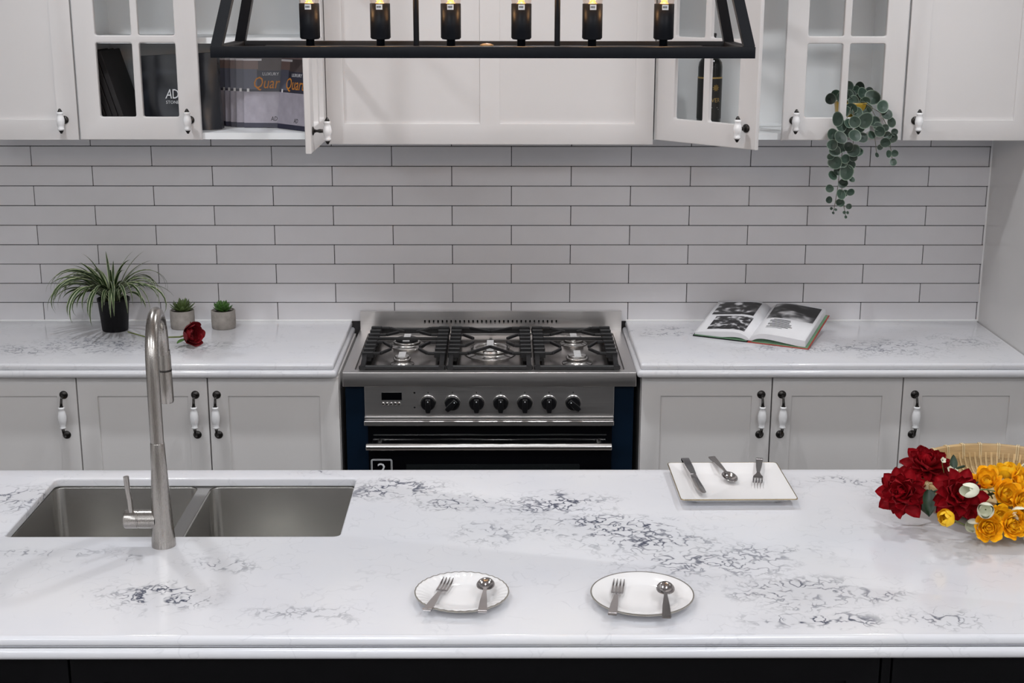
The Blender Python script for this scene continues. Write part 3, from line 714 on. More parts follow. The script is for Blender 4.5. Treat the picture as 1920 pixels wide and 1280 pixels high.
# front
cp = obj('control_panel', bx(-.4545, .313, -.551, -.53, .732, .827, bev=.001, seg=1), M_steel, t)
obj('display', bx(-.402, -.340, -.5525, -.551, .783, .807), M_disp, cp)
for k in range(5): obj('button', xf(lathe([(.0045, 0), (.0045, .003), (.0035, .004), (.0001, .004)], 14), Matrix.Translation((-.397 + k * .0122, -.551, .771)) @ Matrix.Rotation(R(90), 4, 'X')), M_steel2, cp)
for z in (.806, .759): obj('indicator', xf(lathe([(.003, 0), (.003, .001), (.0001, .001)], 12), Matrix.Translation((-.301, -.551, z)) @ Matrix.Rotation(R(90), 4, 'X')), M_knob, cp)
kang = [0, -42, 0, 0, 0, 0, 46]
for k in range(7):
    kx = -.259 + k * .446 / 6
    kr = Matrix.Translation((kx, -.551, .774)) @ Matrix.Rotation(R(90), 4, 'X')
    ko = obj('knob', xf(lathe([(.0225, .003), (.0225, .013), (.0205, .016), (.0001, .017)], 32), kr), M_knob, t)
    obj('bezel', xf(lathe([(.0245, 0), (.0245, .002), (.0235, .003), (.021, .003)], 32), kr), M_steel2, ko)
    g = slab([[(-.007, .016), (.007, .016), (.0095, -.012), (.006, -.0265), (-.006, -.0265), (-.0095, -.012)]], .012, .002, 2)
    obj('grip', xf(g, kr @ Matrix.Rotation(R(kang[k]), 4, 'Z') @ Matrix.Translation((0, 0, .021))), M_knob, ko)
    obj('pointer_dot', xf(lathe([(.0018, 0), (.0018, .0006), (.0001, .0006)], 10), kr @ Matrix.Rotation(R(kang[k]), 4, 'Z') @ Matrix.Translation((0, .010, .0269))), M_white, ko)
    obj('dial_mark', bx(kx - .001, kx + .001, -.5515, -.551, .804, .809), M_knob, cp)
bb = bx(-.4565, .313, -.565, -.53, .7035, .7185, bev=.0015, seg=1); obj('trim_rail', bb, M_steel, t)
obj('panel_lip', bx(-.4555, .313, -.558, -.53, .7195, .7315, bev=.002, seg=2), M_steel, t)
od = obj('oven_door', bx(-.447, .309, -.549, -.531, .17, .700, bev=.003, seg=2), M_glassb, t)
obj('door_groove', bx(-.43, .292, -.5502, -.549, .668, .672), M_win, od)
obj('window', bx(-.33, .21, -.5502, -.549, .30, .573), M_win, od)
obj('handle', xf(lathe([(.0001, 0), (.0105, 0), (.0115, .001), (.0115, .753), (.0105, .754), (.0001, .754)], 20), Matrix.Translation((-.449, -.592, .6445)) @ Matrix.Rotation(R(90), 4, 'Y')), M_steel2, od)
for x in (-.410, .268): obj('handle_post', tube(bmesh.new(), [(x, -.549, .6505), (x, -.592, .6445)], .007, 14), M_steel2, od)
st = obj('sticker', upright(slab([rrect(-.441, -.372, .523, .592, .008)], .0006), -.5496), M_glassb, od)
for i, q in enumerate((.0012, .0045)):
    fr = upright(slab([rrect(-.441 + q, -.372 - q, .523 + q, .592 - q, .008 - q), rrect(-.441 + q + .0014, -.372 - q - .0014, .523 + q + .0014, .592 - q - .0014, .0075 - q)], .0004), -.5502)
    obj('sticker_outline', fr, M_white, od)
me = text_mesh('2', .052); me.transform(Matrix.Translation((-.4065, -.5503, .541)) @ FACE @ Matrix.Diagonal((1.15, 1, 1, 1)))
obj('sticker_number', me, M_white, od)
obj('storage_drawer', bx(-.447, .309, -.549, -.531, .09, .165, bev=.002), M_navy, t)

# ------------------------------------------------------------------ pendant lantern over the island
PY, PZ = -1.95, 1.90
t = thing('pendant_lantern', 'black metal lantern pendant with six clear bulbs hanging over the island', 'pendant light', (-.066, PY, PZ))
L0, L1, D0, D1 = -.562, .430, PY - .130, PY + .130       # outer bottom rectangle
bt = .020
bb = slab([rrect(L0, L1, D0, D1, 0), rrect(L0 + bt, L1 - bt, D0 + bt, D1 - bt, 0)], .0205, .0006, 1)
obj('bottom_frame', xf(bb, Matrix.Translation((0, 0, 1.9045))), M_bmetal, t)
Hh, inx, iny = .36, .090, .060
for sx, sy in ((0, 0), (1, 0), (0, 1), (1, 1)):
    xa = (L0 + .010) if sx == 0 else (L1 - .010); ya = (D0 + .010) if sy == 0 else (D1 - .010)
    xb = xa + (inx if sx == 0 else -inx); yb = ya + (iny if sy == 0 else -iny)
    obj('post', bar(bmesh.new(), (xa, ya, 1.912), (xb, yb, 1.912 + Hh), .0195, .0195, up=(0, 1, 0)), M_bmetal, t)
bb = slab([rrect(L0 + inx, L1 - inx, D0 + iny, D1 - iny, 0), rrect(L0 + inx + bt, L1 - inx - bt, D0 + iny + bt, D1 - iny - bt, 0)], .0205, .0006, 1)
obj('top_frame', xf(bb, Matrix.Translation((0, 0, 1.912 + Hh))), M_bmetal, t)
obj('lamp_bar', bx(L0 + .08, L1 - .08, PY - .014, PY + .014, 1.905, 1.911), M_bmetal, t)
for x in (L0 + .08, L1 - .095): obj('bar_bracket', bx(x, x + .015, D0 + bt, D1 - bt, 1.899, 1.905), M_bmetal, t)
obj('bar_bolt', lathe([(.0001, .005), (.008, .004), (.013, .002), (.013, 0)], 20, (-.061, PY - .004, 1.911)), M_lead, t)
obj('top_bar', bx(-.24, .10, PY - .01, PY + .01, 2.262, 2.282), M_bmetal, t)
for x in (-.195, .0735):
    obj('rod', tube(bmesh.new(), [(x, PY, 1.911), (x, PY, CEIL - .02)], .0055, 14), M_bmetal, t)
obj('ceiling_plate', bx(-.26, .14, PY - .03, PY + .03, CEIL - .025, CEIL - .001, bev=.003), M_bmetal, t)
for x in (-.397, -.263, -.129, .005, .140, .276):
    h_ = obj('lamp_holder', lathe([(.0001, 0), (.008, 0), (.008, .011), (.0165, .012), (.0192, .015), (.0192, .078), (.0165, .0785), (.015, .074), (.0001, .074)], 28, (x, PY, 1.911)), M_bmetal, t)
    s_ = bmesh.new()
    for k in range(6):
        a0, a1 = R(-108 + k * 6), R(-108 + (k + 1) * 6); r_ = .0194
        s_.faces.new([s_.verts.new((x + r_ * math.cos(a), PY + r_ * math.sin(a), z)) for a, z in ((a0, 1.978), (a1, 1.978), (a1, 1.9875), (a0, 1.9875))])
    bmesh.ops.remove_doubles(s_, verts=s_.verts, dist=1e-5); obj('sticker', s_, M_white, h_)
    s_ = bmesh.new()
    for k in range(7):
        a0, a1 = R(-104 + k * 3.6), R(-104 + k * 3.6 + 2.4); r_ = .0196
        s_.faces.new([s_.verts.new((x + r_ * math.cos(a), PY + r_ * math.sin(a), z)) for a, z in ((a0, 1.981), (a1, 1.981), (a1, 1.985), (a0, 1.985))])
    obj('sticker_print', s_, M_dprint, h_)
    bl = obj('bulb', lathe([(.0150, .072), (.0180, .079), (.0205, .090), (.0262, .11), (.030, .13), (.0295, .145), (.024, .163), (.014, .175), (.0001, .179)], 28, (x, PY, 1.911)), M_bulb, t)
    obj('bulb_cap', lathe([(.0130, .070), (.0130, .0765), (.009, .078), (.0035, .084), (.0028, .105), (.0001, .105)], 20, (x, PY, 1.911)), M_lead, bl)
    fl = bmesh.new()
    for k in range(6):
        a = math.pi * 2 * k / 6; b2 = a + math.pi / 6
        tube(fl, [(x + .006 * math.cos(a), PY + .006 * math.sin(a), 1.997), (x + .012 * math.cos(b2), PY + .012 * math.sin(b2), 2.050)], .0009, 5)
    obj('filament', fl, M_fil, bl)
    light('lamp', 'POINT', t, Vector((x, PY, 2.03)) - t.location, BULB_W, (1, .62, .32), shadow_soft_size=.014)

# ------------------------------------------------------------------ plates
def round_plate(label, c, r, flutes=0):
    t = thing('round_plate', label, 'plate', c, 'small round plates on the island')
    prof = [(.0001, .004), (.55, .004), (.62, .0045), (.68, .008), (.74, .0125), (1.0, .0175), (1.0, .0185)]
    top = [(.0001, .0065), (.56, .0065), (.62, .008), (.70, .0135), (.98, .0195)]
    n = 144; bm = bmesh.new()
    allp = [(.0001, .002), (.50, .002), (.50, 0), (.54, 0), (.56, .002), (.70, .010), (1.0, .0165), (1.004, .0178), (1.0, .0190), (.86, .0168), (.72, .0115), (.66, .0082), (.60, .0066), (.30, .0060), (.0001, .0060)]
    rings = []
    for (q, z) in allp:
        ring = []
        for k in range(n):
            a = 2 * math.pi * k / n; rr = q * r; dz = 0
            if flutes and q > .68:
                wv = math.cos(flutes * a); rr *= 1 + .0012 * wv; dz = .0006 * wv * (q - .66) * 3
            ring.append(bm.verts.new((rr * math.cos(a), rr * math.sin(a), z + dz)))
        rings.append(ring)
    for a_, b_ in zip(rings, rings[1:]):
        for k in range(n): bm.faces.new((a_[k], a_[(k + 1) % n], b_[(k + 1) % n], b_[k]))
    bmesh.ops.remove_doubles(bm, verts=bm.verts, dist=1e-5); bmesh.ops.recalc_face_normals(bm, faces=bm.faces)
    obj('dish', bm, M_porc, t, world=False)
    bm = bmesh.new(); rings = []
    for (q, z) in ((.982, .0191), (1.006, .0193), (1.0095, .0179), (1.004, .0162)):
        rings.append([bm.verts.new((q * r * (1 + (.0012 * math.cos(flutes * 2 * math.pi * k / n) if flutes else 0)) * math.cos(2 * math.pi * k / n), q * r * (1 + (.0012 * math.cos(flutes * 2 * math.pi * k / n) if flutes else 0)) * math.sin(2 * math.pi * k / n), z + (.0006 * math.cos(flutes * 2 * math.pi * k / n) if flutes else 0))) for k in range(n)])
    for a_, b_ in zip(rings, rings[1:]):
        for k in range(n): bm.faces.new((a_[k], a_[(k + 1) % n], b_[(k + 1) % n], b_[k]))
    bmesh.ops.recalc_face_normals(bm, faces=bm.faces)
    obj('metallic_rim', bm, M_rim, t, world=False); return t
p1 = hz(866, 1111, .915); p2 = hz(1204, 1114, .915)
round_plate('small white plate with fluted rim on the island, nearer the sink', (p1.x, p1.y, .9), .0885, 36)
round_plate('small plain white plate with smooth wide rim on the island, nearer the flowers', (p2.x, p2.y, .9), .0965)
# square plate
sq = hz(1366, 898, .922)
t = thing('square_plate', 'square white plate with gold edge at the back of the island', 'plate', (.4925, -1.648, .9), rotz=R(0.5))
bm = bmesh.new(); rings = []
for (h_, z, rr) in ((.087, .002, .01), (.087, 0, .01), (.092, 0, .01), (.094, .003, .01), (.126, .0185, .008), (.1295, .0200, .008), (.1298, .0215, .008), (.127, .0218, .008), (.094, .0075, .012), (.088, .0055, .012)):
    rings.append([bm.verts.new((x, y, z)) for x, y in rrect(-h_, h_, -h_ * .945, h_ * .945, rr, 4)])
for a_, b_ in zip(rings, rings[1:]):
    for k in range(len(a_)): bm.faces.new((a_[k], a_[(k + 1) % len(a_)], b_[(k + 1) % len(b_)], b_[k]))
bm.faces.new(list(reversed(rings[0]))); bm.faces.new(rings[-1]); bmesh.ops.recalc_face_normals(bm, faces=bm.faces)
obj('dish', bm, M_porc, t, world=False)
obj('gold_edge', xf(slab([rrect(-.1306, .1306, -.1306 * .945, .1306 * .945, .0085, 4), rrect(-.1285, .1285, -.1285 * .945, .1285 * .945, .0075, 4)], .0022, .0005, 1), Matrix.Translation((0, 0, .0209))), M_gold, t, world=False)

# ------------------------------------------------------------------ cutlery (local: handle end at y=0, tip at y=L, upper side +z)
def ribbon(bm, secs, th):
    """secs: (y, z, halfwidth)"""
    R_ = []
    for y, z, h_ in secs: R_.append([bm.verts.new(p) for p in ((-h_, y, z), (h_, y, z), (h_, y, z - th), (-h_, y, z - th))])
    for a_, b_ in zip(R_, R_[1:]):
        for k in range(4): bm.faces.new((a_[k], a_[(k + 1) % 4], b_[(k + 1) % 4], b_[k]))
    bm.faces.new(R_[0]); bm.faces.new(list(reversed(R_[-1]))); bmesh.ops.recalc_face_normals(bm, faces=bm.faces); return bm
HANDLE = [(0, .0, .0075), (.002, .0, .0085), (.05, .0005, .0066), (.085, .0015, .0036)]
def place(o, p0, p1, roll=0):
    p0, p1 = Vector(p0), Vector(p1); y = (p1 - p0).normalized(); x = y.cross(Vector((0, 0, 1))).normalized(); z = x.cross(y)
    M = Matrix((x, y, z)).transposed().to_4x4() @ Matrix.Rotation(roll, 4, 'Y'); M.translation = p0; o.matrix_world = M
def fork(label, p0, p1):
    L = (Vector(p1) - Vector(p0)).length; k = L / .15
    t = thing('fork', label, 'fork', p0, 'steel forks'); place(t, p0, p1)
    hb = ribbon(bmesh.new(), [(y * k, z, w_) for y, z, w_ in HANDLE], .0022); box(hb, -.0078, .0078, .006 * k, .0075 * k, .0, .0007)
    obj('handle', hb, M_cut, t, world=False)
    bm = ribbon(bmesh.new(), [(.084 * k, .0015, .0036), (.092 * k, .0005, .006), (.098 * k, -.0015, .0105), (.106 * k, -.002, .0115)], .0018)
    for s in (-3, -1, 1, 3): 
        q = bmesh.new(); ribbon(q, [(.104 * k, -.002, .0018), (.125 * k, -.001, .0017), (.14 * k, .002, .0014), (.15 * k, .006, .0006)], .0016)
        join(bm, q, Matrix.Translation((s * .00325, 0, 0)))
    obj('head', bm, M_cut, t, world=False); return t
def spoon(label, p0, p1, bowl=.0165):
    L = (Vector(p1) - Vector(p0)).length; k = L / .15
    t = thing('spoon', label, 'spoon', p0, 'steel spoons'); place(t, p0, p1)
    hb = ribbon(bmesh.new(), [(y * k, z, w_) for y, z, w_ in HANDLE] + [(.102 * k, .001, .0034)], .0022); box(hb, -.0078, .0078, .006 * k, .0075 * k, .0, .0007)
    obj('handle', hb, M_cut, t, world=False)
    bm = bmesh.new(); cy, by = .1215 * k, .0285 * k; n = 32; rings = []
    for i in range(8):
        q = max(i / 7, .001); ring = []
        for a_ in range(n):
            a = 2 * math.pi * a_ / n; yy = math.sin(a); ww = bowl * (1 + .10 * -yy)
            ring.append(bm.verts.new((ww * q * math.cos(a), cy + by * q * yy, .0015 - .0075 * (1 - q * q))))
        rings.append(ring)
    for a_, b_ in zip(rings, rings[1:]):
        for j in range(n): bm.faces.new((a_[j], a_[(j + 1) % n], b_[(j + 1) % n], b_[j]))
    bm.faces.new(rings[0][::-1]); bmesh.ops.recalc_face_normals(bm, faces=bm.faces)
    o = obj('bowl', bm, M_cut, t, world=False); md = o.modifiers.new('thickness', 'SOLIDIFY'); md.thickness = .0012; md.offset = 1
    return t
def knife(label, p0, p1):
    t = thing('knife', label, 'knife', p0, 'steel knives'); place(t, p0, p1); L = (Vector(p1) - Vector(p0)).length; k = L / .2
    obj('handle', ribbon(bmesh.new(), [(0, 0, .0085), (.003, .0005, .0095), (.06 * k, .0005, .0085), (.095 * k, .0005, .0065)], .005), M_cut, t, world=False)
    bl = slab([[(-.0065, .094 * k), (.0065, .094 * k), (.0095, .12 * k), (.0105, .16 * k), (.008, .188 * k), (.002, .199 * k), (-.004, .2 * k), (-.0075, .195 * k), (-.0075, .16 * k), (-.006, .12 * k)]], .0018, .0004, 1)
    obj('blade', xf(bl, Matrix.Translation((0, 0, -.0015))), M_cut, t, world=False); return t
def on(u, v, z): return hz(u, v, z)
fork('steel fork tilted across the fluted round plate', on(800, 1143, .9205), on(841, 1087, .914))
spoon('steel spoon resting on the fluted round plate', on(904, 1147, .9215), on(912, 1083, .9300))
fork('steel fork on the smooth-rimmed round plate', on(1148, 1151, .9215), on(1161, 1090, .914))
spoon('steel spoon on the smooth-rimmed round plate', on(1250, 1157, .9225), on(1247, 1090, .9300))
knife('steel table knife on the square plate', on(1284, 858, .929), on(1319, 923, .918))
spoon('steel spoon between knife and fork on the square plate', on(1334, 855, .932), on(1377, 903, .9135), .0165)
fork('steel fork at the right side of the square plate', on(1424, 858, .933), on(1420, 909, .912))

# ------------------------------------------------------------------ open book
bo = hz(1404, 640, .9035)
ex = (hz(1500, 653, .9) - hz(1292, 628, .9)); ex.z = 0; ex.normalize()
nrm = Vector((-ex.y, ex.x, 0)); tilt = R(13.5)
ey = (nrm * math.cos(tilt) + Vector((0, 0, 1)) * math.sin(tilt)).normalized(); ez = ex.cross(ey)
t = thing('open_book', 'open hardback book with black and white photographs leaning on the tiles', 'book', bo)
BM = Matrix((ex, ey, ez)).transposed().to_4x4(); BM.translation = bo; t.matrix_world = BM
BW, BH = .185, .245
def ptop(s, side):
    a = .034 if side > 0 else .030
    return .006 + a * (1 - math.exp(-s / .022)) - (.085 if side > 0 else .135) * s
def block(side):
    bm = bmesh.new(); uv = bm.loops.layers.uv.verify(); n = 26; tk = .013
    secs = []
    for i in range(n + 1):
        s = BW * (i / n) ** 1.5; zt = ptop(s, side); zb = max(.0022, zt - tk - .012 * (i / n))
        if i == 0: zb = .002
        secs.append((s * side, zt, zb))
    V = [[bm.verts.new(p) for p in ((x, 0.003, zt), (x, BH - .003, zt), (x, BH - .003, zb), (x, .003, zb))] for x, zt, zb in secs]
    for i in range(n):
        a_, b_ = V[i], V[i + 1]
        for k in range(4):
            f = bm.faces.new((a_[k], a_[(k + 1) % 4], b_[(k + 1) % 4], b_[k])); f.material_index = 0 if k == 0 else 1; f.smooth = k in (0, 2)
            for lp in f.loops: lp[uv].uv = (0, 1 if lp.vert in (a_[0], b_[0], a_[1], b_[1]) else 0)
    f = bm.faces.new(V[-1]); f.material_index = 1
    for lp in f.loops: lp[uv].uv = (0, 1 if lp.vert in (V[-1][0], V[-1][1]) else 0)
    bmesh.ops.recalc_face_normals(bm, faces=bm.faces)
    return obj('page_block', bm, [M_page, M_edge], t, world=False, smooth=False)
pb = {s: block(s) for s in (-1, 1)}
def patch(nm, side, s0, s1, y0, y1, mt, n=14):
    bm = bmesh.new(); uv = bm.loops.layers.uv.verify(); row = []
    for i in range(n + 1):
        s = s0 + (s1 - s0) * i / n; z = ptop(s, side) + .0006; row.append((bm.verts.new((s * side, y0, z)), bm.verts.new((s * side, y1, z)), i / n))
    for a_, b_ in zip(row, row[1:]):
        f = bm.faces.new((a_[0], b_[0], b_[1], a_[1])); f.smooth = True
        for lp, q in zip(f.loops, ((a_[2], 0), (b_[2], 0), (b_[2], 1), (a_[2], 1))): lp[uv].uv = (q[0] * side, q[1])
    bmesh.ops.recalc_face_normals(bm, faces=bm.faces)
    if bm.faces[:][0].normal.z < 0: bmesh.ops.reverse_faces(bm, faces=bm.faces)
    return obj(nm, bm, mt, pb[side], world=False, smooth=False)
patch('photograph', -1, .028, .172, .135, .232, M_ph[0]); patch('photograph', -1, .022, .150, .022, .122, M_ph[1])
patch('photograph', 1, .020, .175, .125, .235, M_ph[2])
for k in range(9):
    yy = .112 - k * .0075
    patch('text_line', 1, .040 + (.01 if k % 3 == 0 else 0), .125 - random.uniform(0, .022) - (.03 if k == 8 else 0), yy, yy + (.0038 if k < 8 else .002), M_dprint, 8)
for side, mt, nm in ((-1, M_black, 'back_cover'), (1, M_red, 'front_cover')):
    x0, x1 = (-BW - .006, -.004) if side < 0 else (.004, BW + .012)
    cv = obj(nm, bx(x0, x1, -.003, BH + .003, -.003, 0, bev=.0008, seg=1), mt, t, world=False)
    obj('endpaper', bx(x0 + .004, x1 - .004, 0, BH, 0, .0006), M_cover, cv, world=False)
obj('spine', bx(-.006, .006, -.003, BH + .003, -.0034, -.001), M_red, t, world=False)

# ------------------------------------------------------------------ plants on the left counter
def leaf_strip(L, W, az, el, droop, n=12, twist=0):
    """arching strap leaf from the origin"""
    bm = bmesh.new(); uv = bm.loops.layers.uv.verify()
    p = Vector((0, 0, 0)); a = el; rows = []; d = Vector((math.cos(az), math.sin(az), 0)); s = Vector((-math.sin(az), math.cos(az), 0))
    for i in range(n + 1):
        q = i / n; w_ = W * (.55 + .45 * math.sin(min(1, q * 2.2) * math.pi / 2)) * (1 - q ** 3.2) + .0002
        t_ = d * math.cos(a) + Vector((0, 0, 1)) * math.sin(a); nn = s.cross(t_)
        sw = s * math.cos(twist * q) + nn * math.sin(twist * q); up = -nn if False else Vector((0, 0, 0))
        rows.append([bm.verts.new(p - sw * w_ + nn * -.25 * w_), bm.verts.new(p + nn * .1 * w_), bm.verts.new(p + sw * w_ + nn * -.25 * w_)])
        p = p + t_ * (L / n); a -= droop / n * (.4 + 1.2 * q)
    for r0, r1 in zip(rows, rows[1:]):
        for k in range(2):
            f = bm.faces.new((r0[k], r0[k + 1], r1[k + 1], r1[k])); f.smooth = True
            for lp, u in zip(f.loops, (k / 2, (k + 1) / 2, (k + 1) / 2, k / 2)): lp[uv].uv = (u, 0)
    return bm, p
pc = hy(216, 600, -.125)
t = thing('spider_plant', 'spider plant with striped arching leaves in a black pot', 'potted plant', (pc.x, -.130, .9))
obj('pot', lathe([(.0001, .004), (.036, .004), (.038, 0), (.040, 0), (.0425, .003), (.0505, .098), (.053, .100), (.053, .110), (.0505, .110), (.048, .092), (.040, .09)], 36), M_pot, t, world=False)
obj('soil', lathe([(.0001, .099), (.03, .097), (.0485, .094)], 24), M_soil, t, world=False)
rs = random.Random(11)
cnt = 0
while cnt < 92:
    az = rs.uniform(0, 2 * math.pi); q = rs.random()
    el, L, dr = (R(rs.uniform(48, 76)), rs.uniform(.20, .30), R(rs.uniform(160, 205))) if q < .5 else (R(rs.uniform(38, 75)), rs.uniform(.15, .24), R(rs.uniform(100, 165))) if q < .84 else (R(rs.uniform(66, 86)), rs.uniform(.15, .21), R(rs.uniform(35, 80)))
    bm, tip = leaf_strip(L, rs.uniform(.0045, .0078), az, el, dr, 14, rs.uniform(-.8, .8))
    st0 = Vector((math.cos(az) * rs.uniform(0, .022), math.sin(az) * rs.uniform(0, .022), .098))
    ok = all((v.co + st0).y < .122 and (v.co + st0).z > .006 for v in bm.verts)
    ok = ok and not any((v.co + st0).z < .11 and math.hypot((v.co + st0).x, (v.co + st0).y) < .052 for v in list(bm.verts)[9:])
    if not ok: bm.free(); continue
    obj('leaf', bm, M_spider, t, world=False, smooth=False, loc=st0); cnt += 1

def fat_leaf(L, W, H):
    bm = bmesh.new(); n, mseg = 7, 8; rings = []
    for i in range(n + 1):
        q = i / n; w_ = W * (math.sin(math.pi * (.12 + .88 * q) ** 1.15)) ** .8 if q < 1 else .0002; h_ = H * (1 - q * .6) * max(w_ / W, .05)
        z = .30 * L * q * q
        rings.append([bm.verts.new((w_ * math.cos(2 * math.pi * k / mseg), L * q, z + h_ * math.sin(2 * math.pi * k / mseg))) for k in range(mseg)])
    for a_, b_ in zip(rings, rings[1:]):
        for k in range(mseg): bm.faces.new((a_[k], a_[(k + 1) % mseg], b_[(k + 1) % mseg], b_[k]))
    bm.faces.new(rings[0]); bm.faces.new(rings[-1][::-1]); bmesh.ops.recalc_face_normals(bm, faces=bm.faces)
    me = bpy.data.meshes.new('leaf')
    for f in bm.faces: f.smooth = True
    bm.to_mesh(me); bm.free(); return me
def inst(name, me, parent, M):
    o = bpy.data.objects.new(name, me); COL.objects.link(o); o.parent = parent; o.matrix_local = M; return o
def succulent(label, x, y, mt, lf, wd, seed, tilt0):
    t = thing('potted_succulent', label, 'potted plant', (x, y, .9), 'small concrete pots with succulents')
    obj('pot', lathe([(.0001, 0), (.037, 0), (.0395, .003), (.0405, .02), (.0400, .060), (.0390, .0615), (.0365, .0615), (.0355, .052), (.0001, .052)], 36), M_conc, t, world=False)
    obj('soil', lathe([(.0001, .054), (.0357, .053)], 20), M_soil, t, world=False)
    me = fat_leaf(lf, wd, wd * .35); me.materials.append(mt); r_ = random.Random(seed)
    for ring, (n, el, sc_) in enumerate(((11, 12, 1.0), (10, 32, .95), (8, 52, .85), (6, 70, .7), (3, 84, .55))):
        for k in range(n):
            M = Matrix.Translation((0, 0, .056)) @ Matrix.Rotation(2 * math.pi * (k + .5 * ring) / n + r_.uniform(-.15, .15), 4, 'Z') @ Matrix.Rotation(R(el + tilt0 + r_.uniform(-6, 6)), 4, 'X') @ Matrix.Scale(sc_ * r_.uniform(.85, 1.1), 4)
            inst('leaf', me, t, M)
pa = hy(342, 600, -.10); pb_ = hy(419, 600, -.10)
succulent('pointed olive green succulent in a plain concrete pot next to the spider plant', pa.x, -.098, M_succ1, .050, .0085, 3, 0)
succulent('rounded bright green succulent in a concrete pot, farther from the spider plant', pb_.x, -.098, M_succ2, .042, .011, 5, 4)

# ------------------------------------------------------------------ petals
def petal(L, W, cup, curl, pw=1.0, nu=7, nv=9, notch=0.0):
    """flat-ish petal: base at origin, along +Y, upper side +Z"""
    bm = bmesh.new(); g = []
    for j in range(nv + 1):
        q = j / nv; w_ = W * (math.sin(math.pi * (.06 + .94 * q ** pw)) ** .75 if q < 1 else 0) + .0004
        row = []
        for i in range(nu + 1):
            s = i / nu * 2 - 1
            y = L * q - notch * L * abs(s) * q; z = cup * W * s * s * (1 - .4 * q) + curl * L * q * q
            row.append(bm.verts.new((w_ * s, y, z)))
        g.append(row)
    for a_, b_ in zip(g, g[1:]):
        for i in range(nu):
            f = bm.faces.new((a_[i], a_[i + 1], b_[i + 1], b_[i])); f.smooth = True
    me = bpy.data.meshes.new('petal'); bm.to_mesh(me); bm.free(); return me
def cup_petal(r, half, th0, th1, flare, wob=0.0, nu=8, nv=8):
    """patch of a bowl of radius r around +Z, opening upward"""
    bm = bmesh.new(); g = []
    for j in range(nv + 1):
        q = j / nv; th = th0 + (th1 - th0) * q; row = []
        for i in range(nu + 1):
            s = i / nu * 2 - 1; hf = half * math.sin(math.pi * (.18 + .62 * q)) ; az = s * hf
            tz = th - (abs(s) ** 2.5) * .35 * q
            rr = r * (1 + flare * q ** 4 + wob * math.sin(5 * s + q * 3))
            row.append(bm.verts.new((rr * math.sin(tz) * math.sin(az), rr * math.sin(tz) * math.cos(az), -rr * math.cos(tz) + r)))
        g.append(row)
    for a_, b_ in zip(g, g[1:]):
        for i in range(nu):
            f = bm.faces.new((a_[i], a_[i + 1], b_[i + 1], b_[i])); f.smooth = True
    me = bpy.data.meshes.new('petal'); bm.to_mesh(me); bm.free(); return me
def look(dirv, loc, spin=0.0):
    q = Vector(dirv).to_track_quat('Z', 'Y'); M = q.to_matrix().to_4x4() @ Matrix.Rotation(spin, 4, 'Z'); M.translation = loc; return M
def leafblade(L, W, mt):
    me = petal(L, W, .25, -.12, .8, 6, 9); me.materials.append(mt); return me

# rose lying on the counter
rc = hz(362, 641, .915)
t = thing('red_rose', 'single red rose with a thin stem lying on the left countertop', 'rose', (rc.x, rc.y, .9))
ax = Vector((.80, -.50, .18)).normalized()
bc = Vector((0, 0, .0405)); base = bc - ax * .030
r_ = random.Random(2)
for k, (rad, n, th1, fl, half) in enumerate(((.010, 3, 2.6, 0, 1.5), (.016, 4, 2.4, .0, 1.2), (.022, 5, 2.2, .08, 1.0), (.028, 5, 2.05, .16, .9), (.0335, 6, 1.8, .22, .75))):
    me = cup_petal(rad, half, .05, th1, fl, .02); me.materials.append(M_rose)
    for i in range(n): inst('petal', me, t, look(ax, base + ax * (.002 + .003 * (4 - k)), 2 * math.pi * (i + .37 * k) / n + r_.uniform(-.15, .15)) @ Matrix.Diagonal((1, 1, 1.05, 1)))
se = hz(240, 622, .906) - t.location; sm = hz(275, 632, .906) - t.location
obj('stem', tube(bmesh.new(), [base + ax * .004, base - ax * .03 + Vector((0, .01, -.008)), sm * .6 + base * .4 + Vector((0, .0, -.004)), sm, se], [.0035, .0028, .0024, .0024, .0022], 8), M_stem, t, world=False)
me = leafblade(.032, .006, M_leafd)
for i in range(5): inst('sepal', me, t, look(ax, base, 1.25 * i) @ Matrix.Rotation(R(28 + 20 * (i % 2)), 4, 'X'))
me = leafblade(.036, .010, M_succ2); inst('leaf', me, t, Matrix.Translation(base + Vector((-.004, -.004, -.014))) @ Matrix.Rotation(R(150), 4, 'Z') @ Matrix.Rotation(R(-4), 4, 'X'))
inst('leaf', me, t, Matrix.Translation(base + Vector((.012, .012, .018))) @ Matrix.Rotation(R(-40), 4, 'Z') @ Matrix.Rotation(R(35), 4, 'X') @ Matrix.Scale(.8, 4))

# ------------------------------------------------------------------ basket of flowers
KX, KY = 1.105, -1.728
t = thing('bamboo_basket', 'round shallow woven bamboo basket under the flowers at the right edge', 'basket', (KX, KY, .9))
prof = [(.0001, .006), (.06, .006), (.12, .005), (.150, .004), (.172, .008), (.187, .018), (.198, .035), (.204, .052)]
shell = prof + [(.207, .052), (.2015, .034), (.190, .0155), (.174, .0045), (.150, .0), (.0001, .0)]
obj('woven_shell', lathe(shell, 64, uv=True), M_weave, t, world=False)
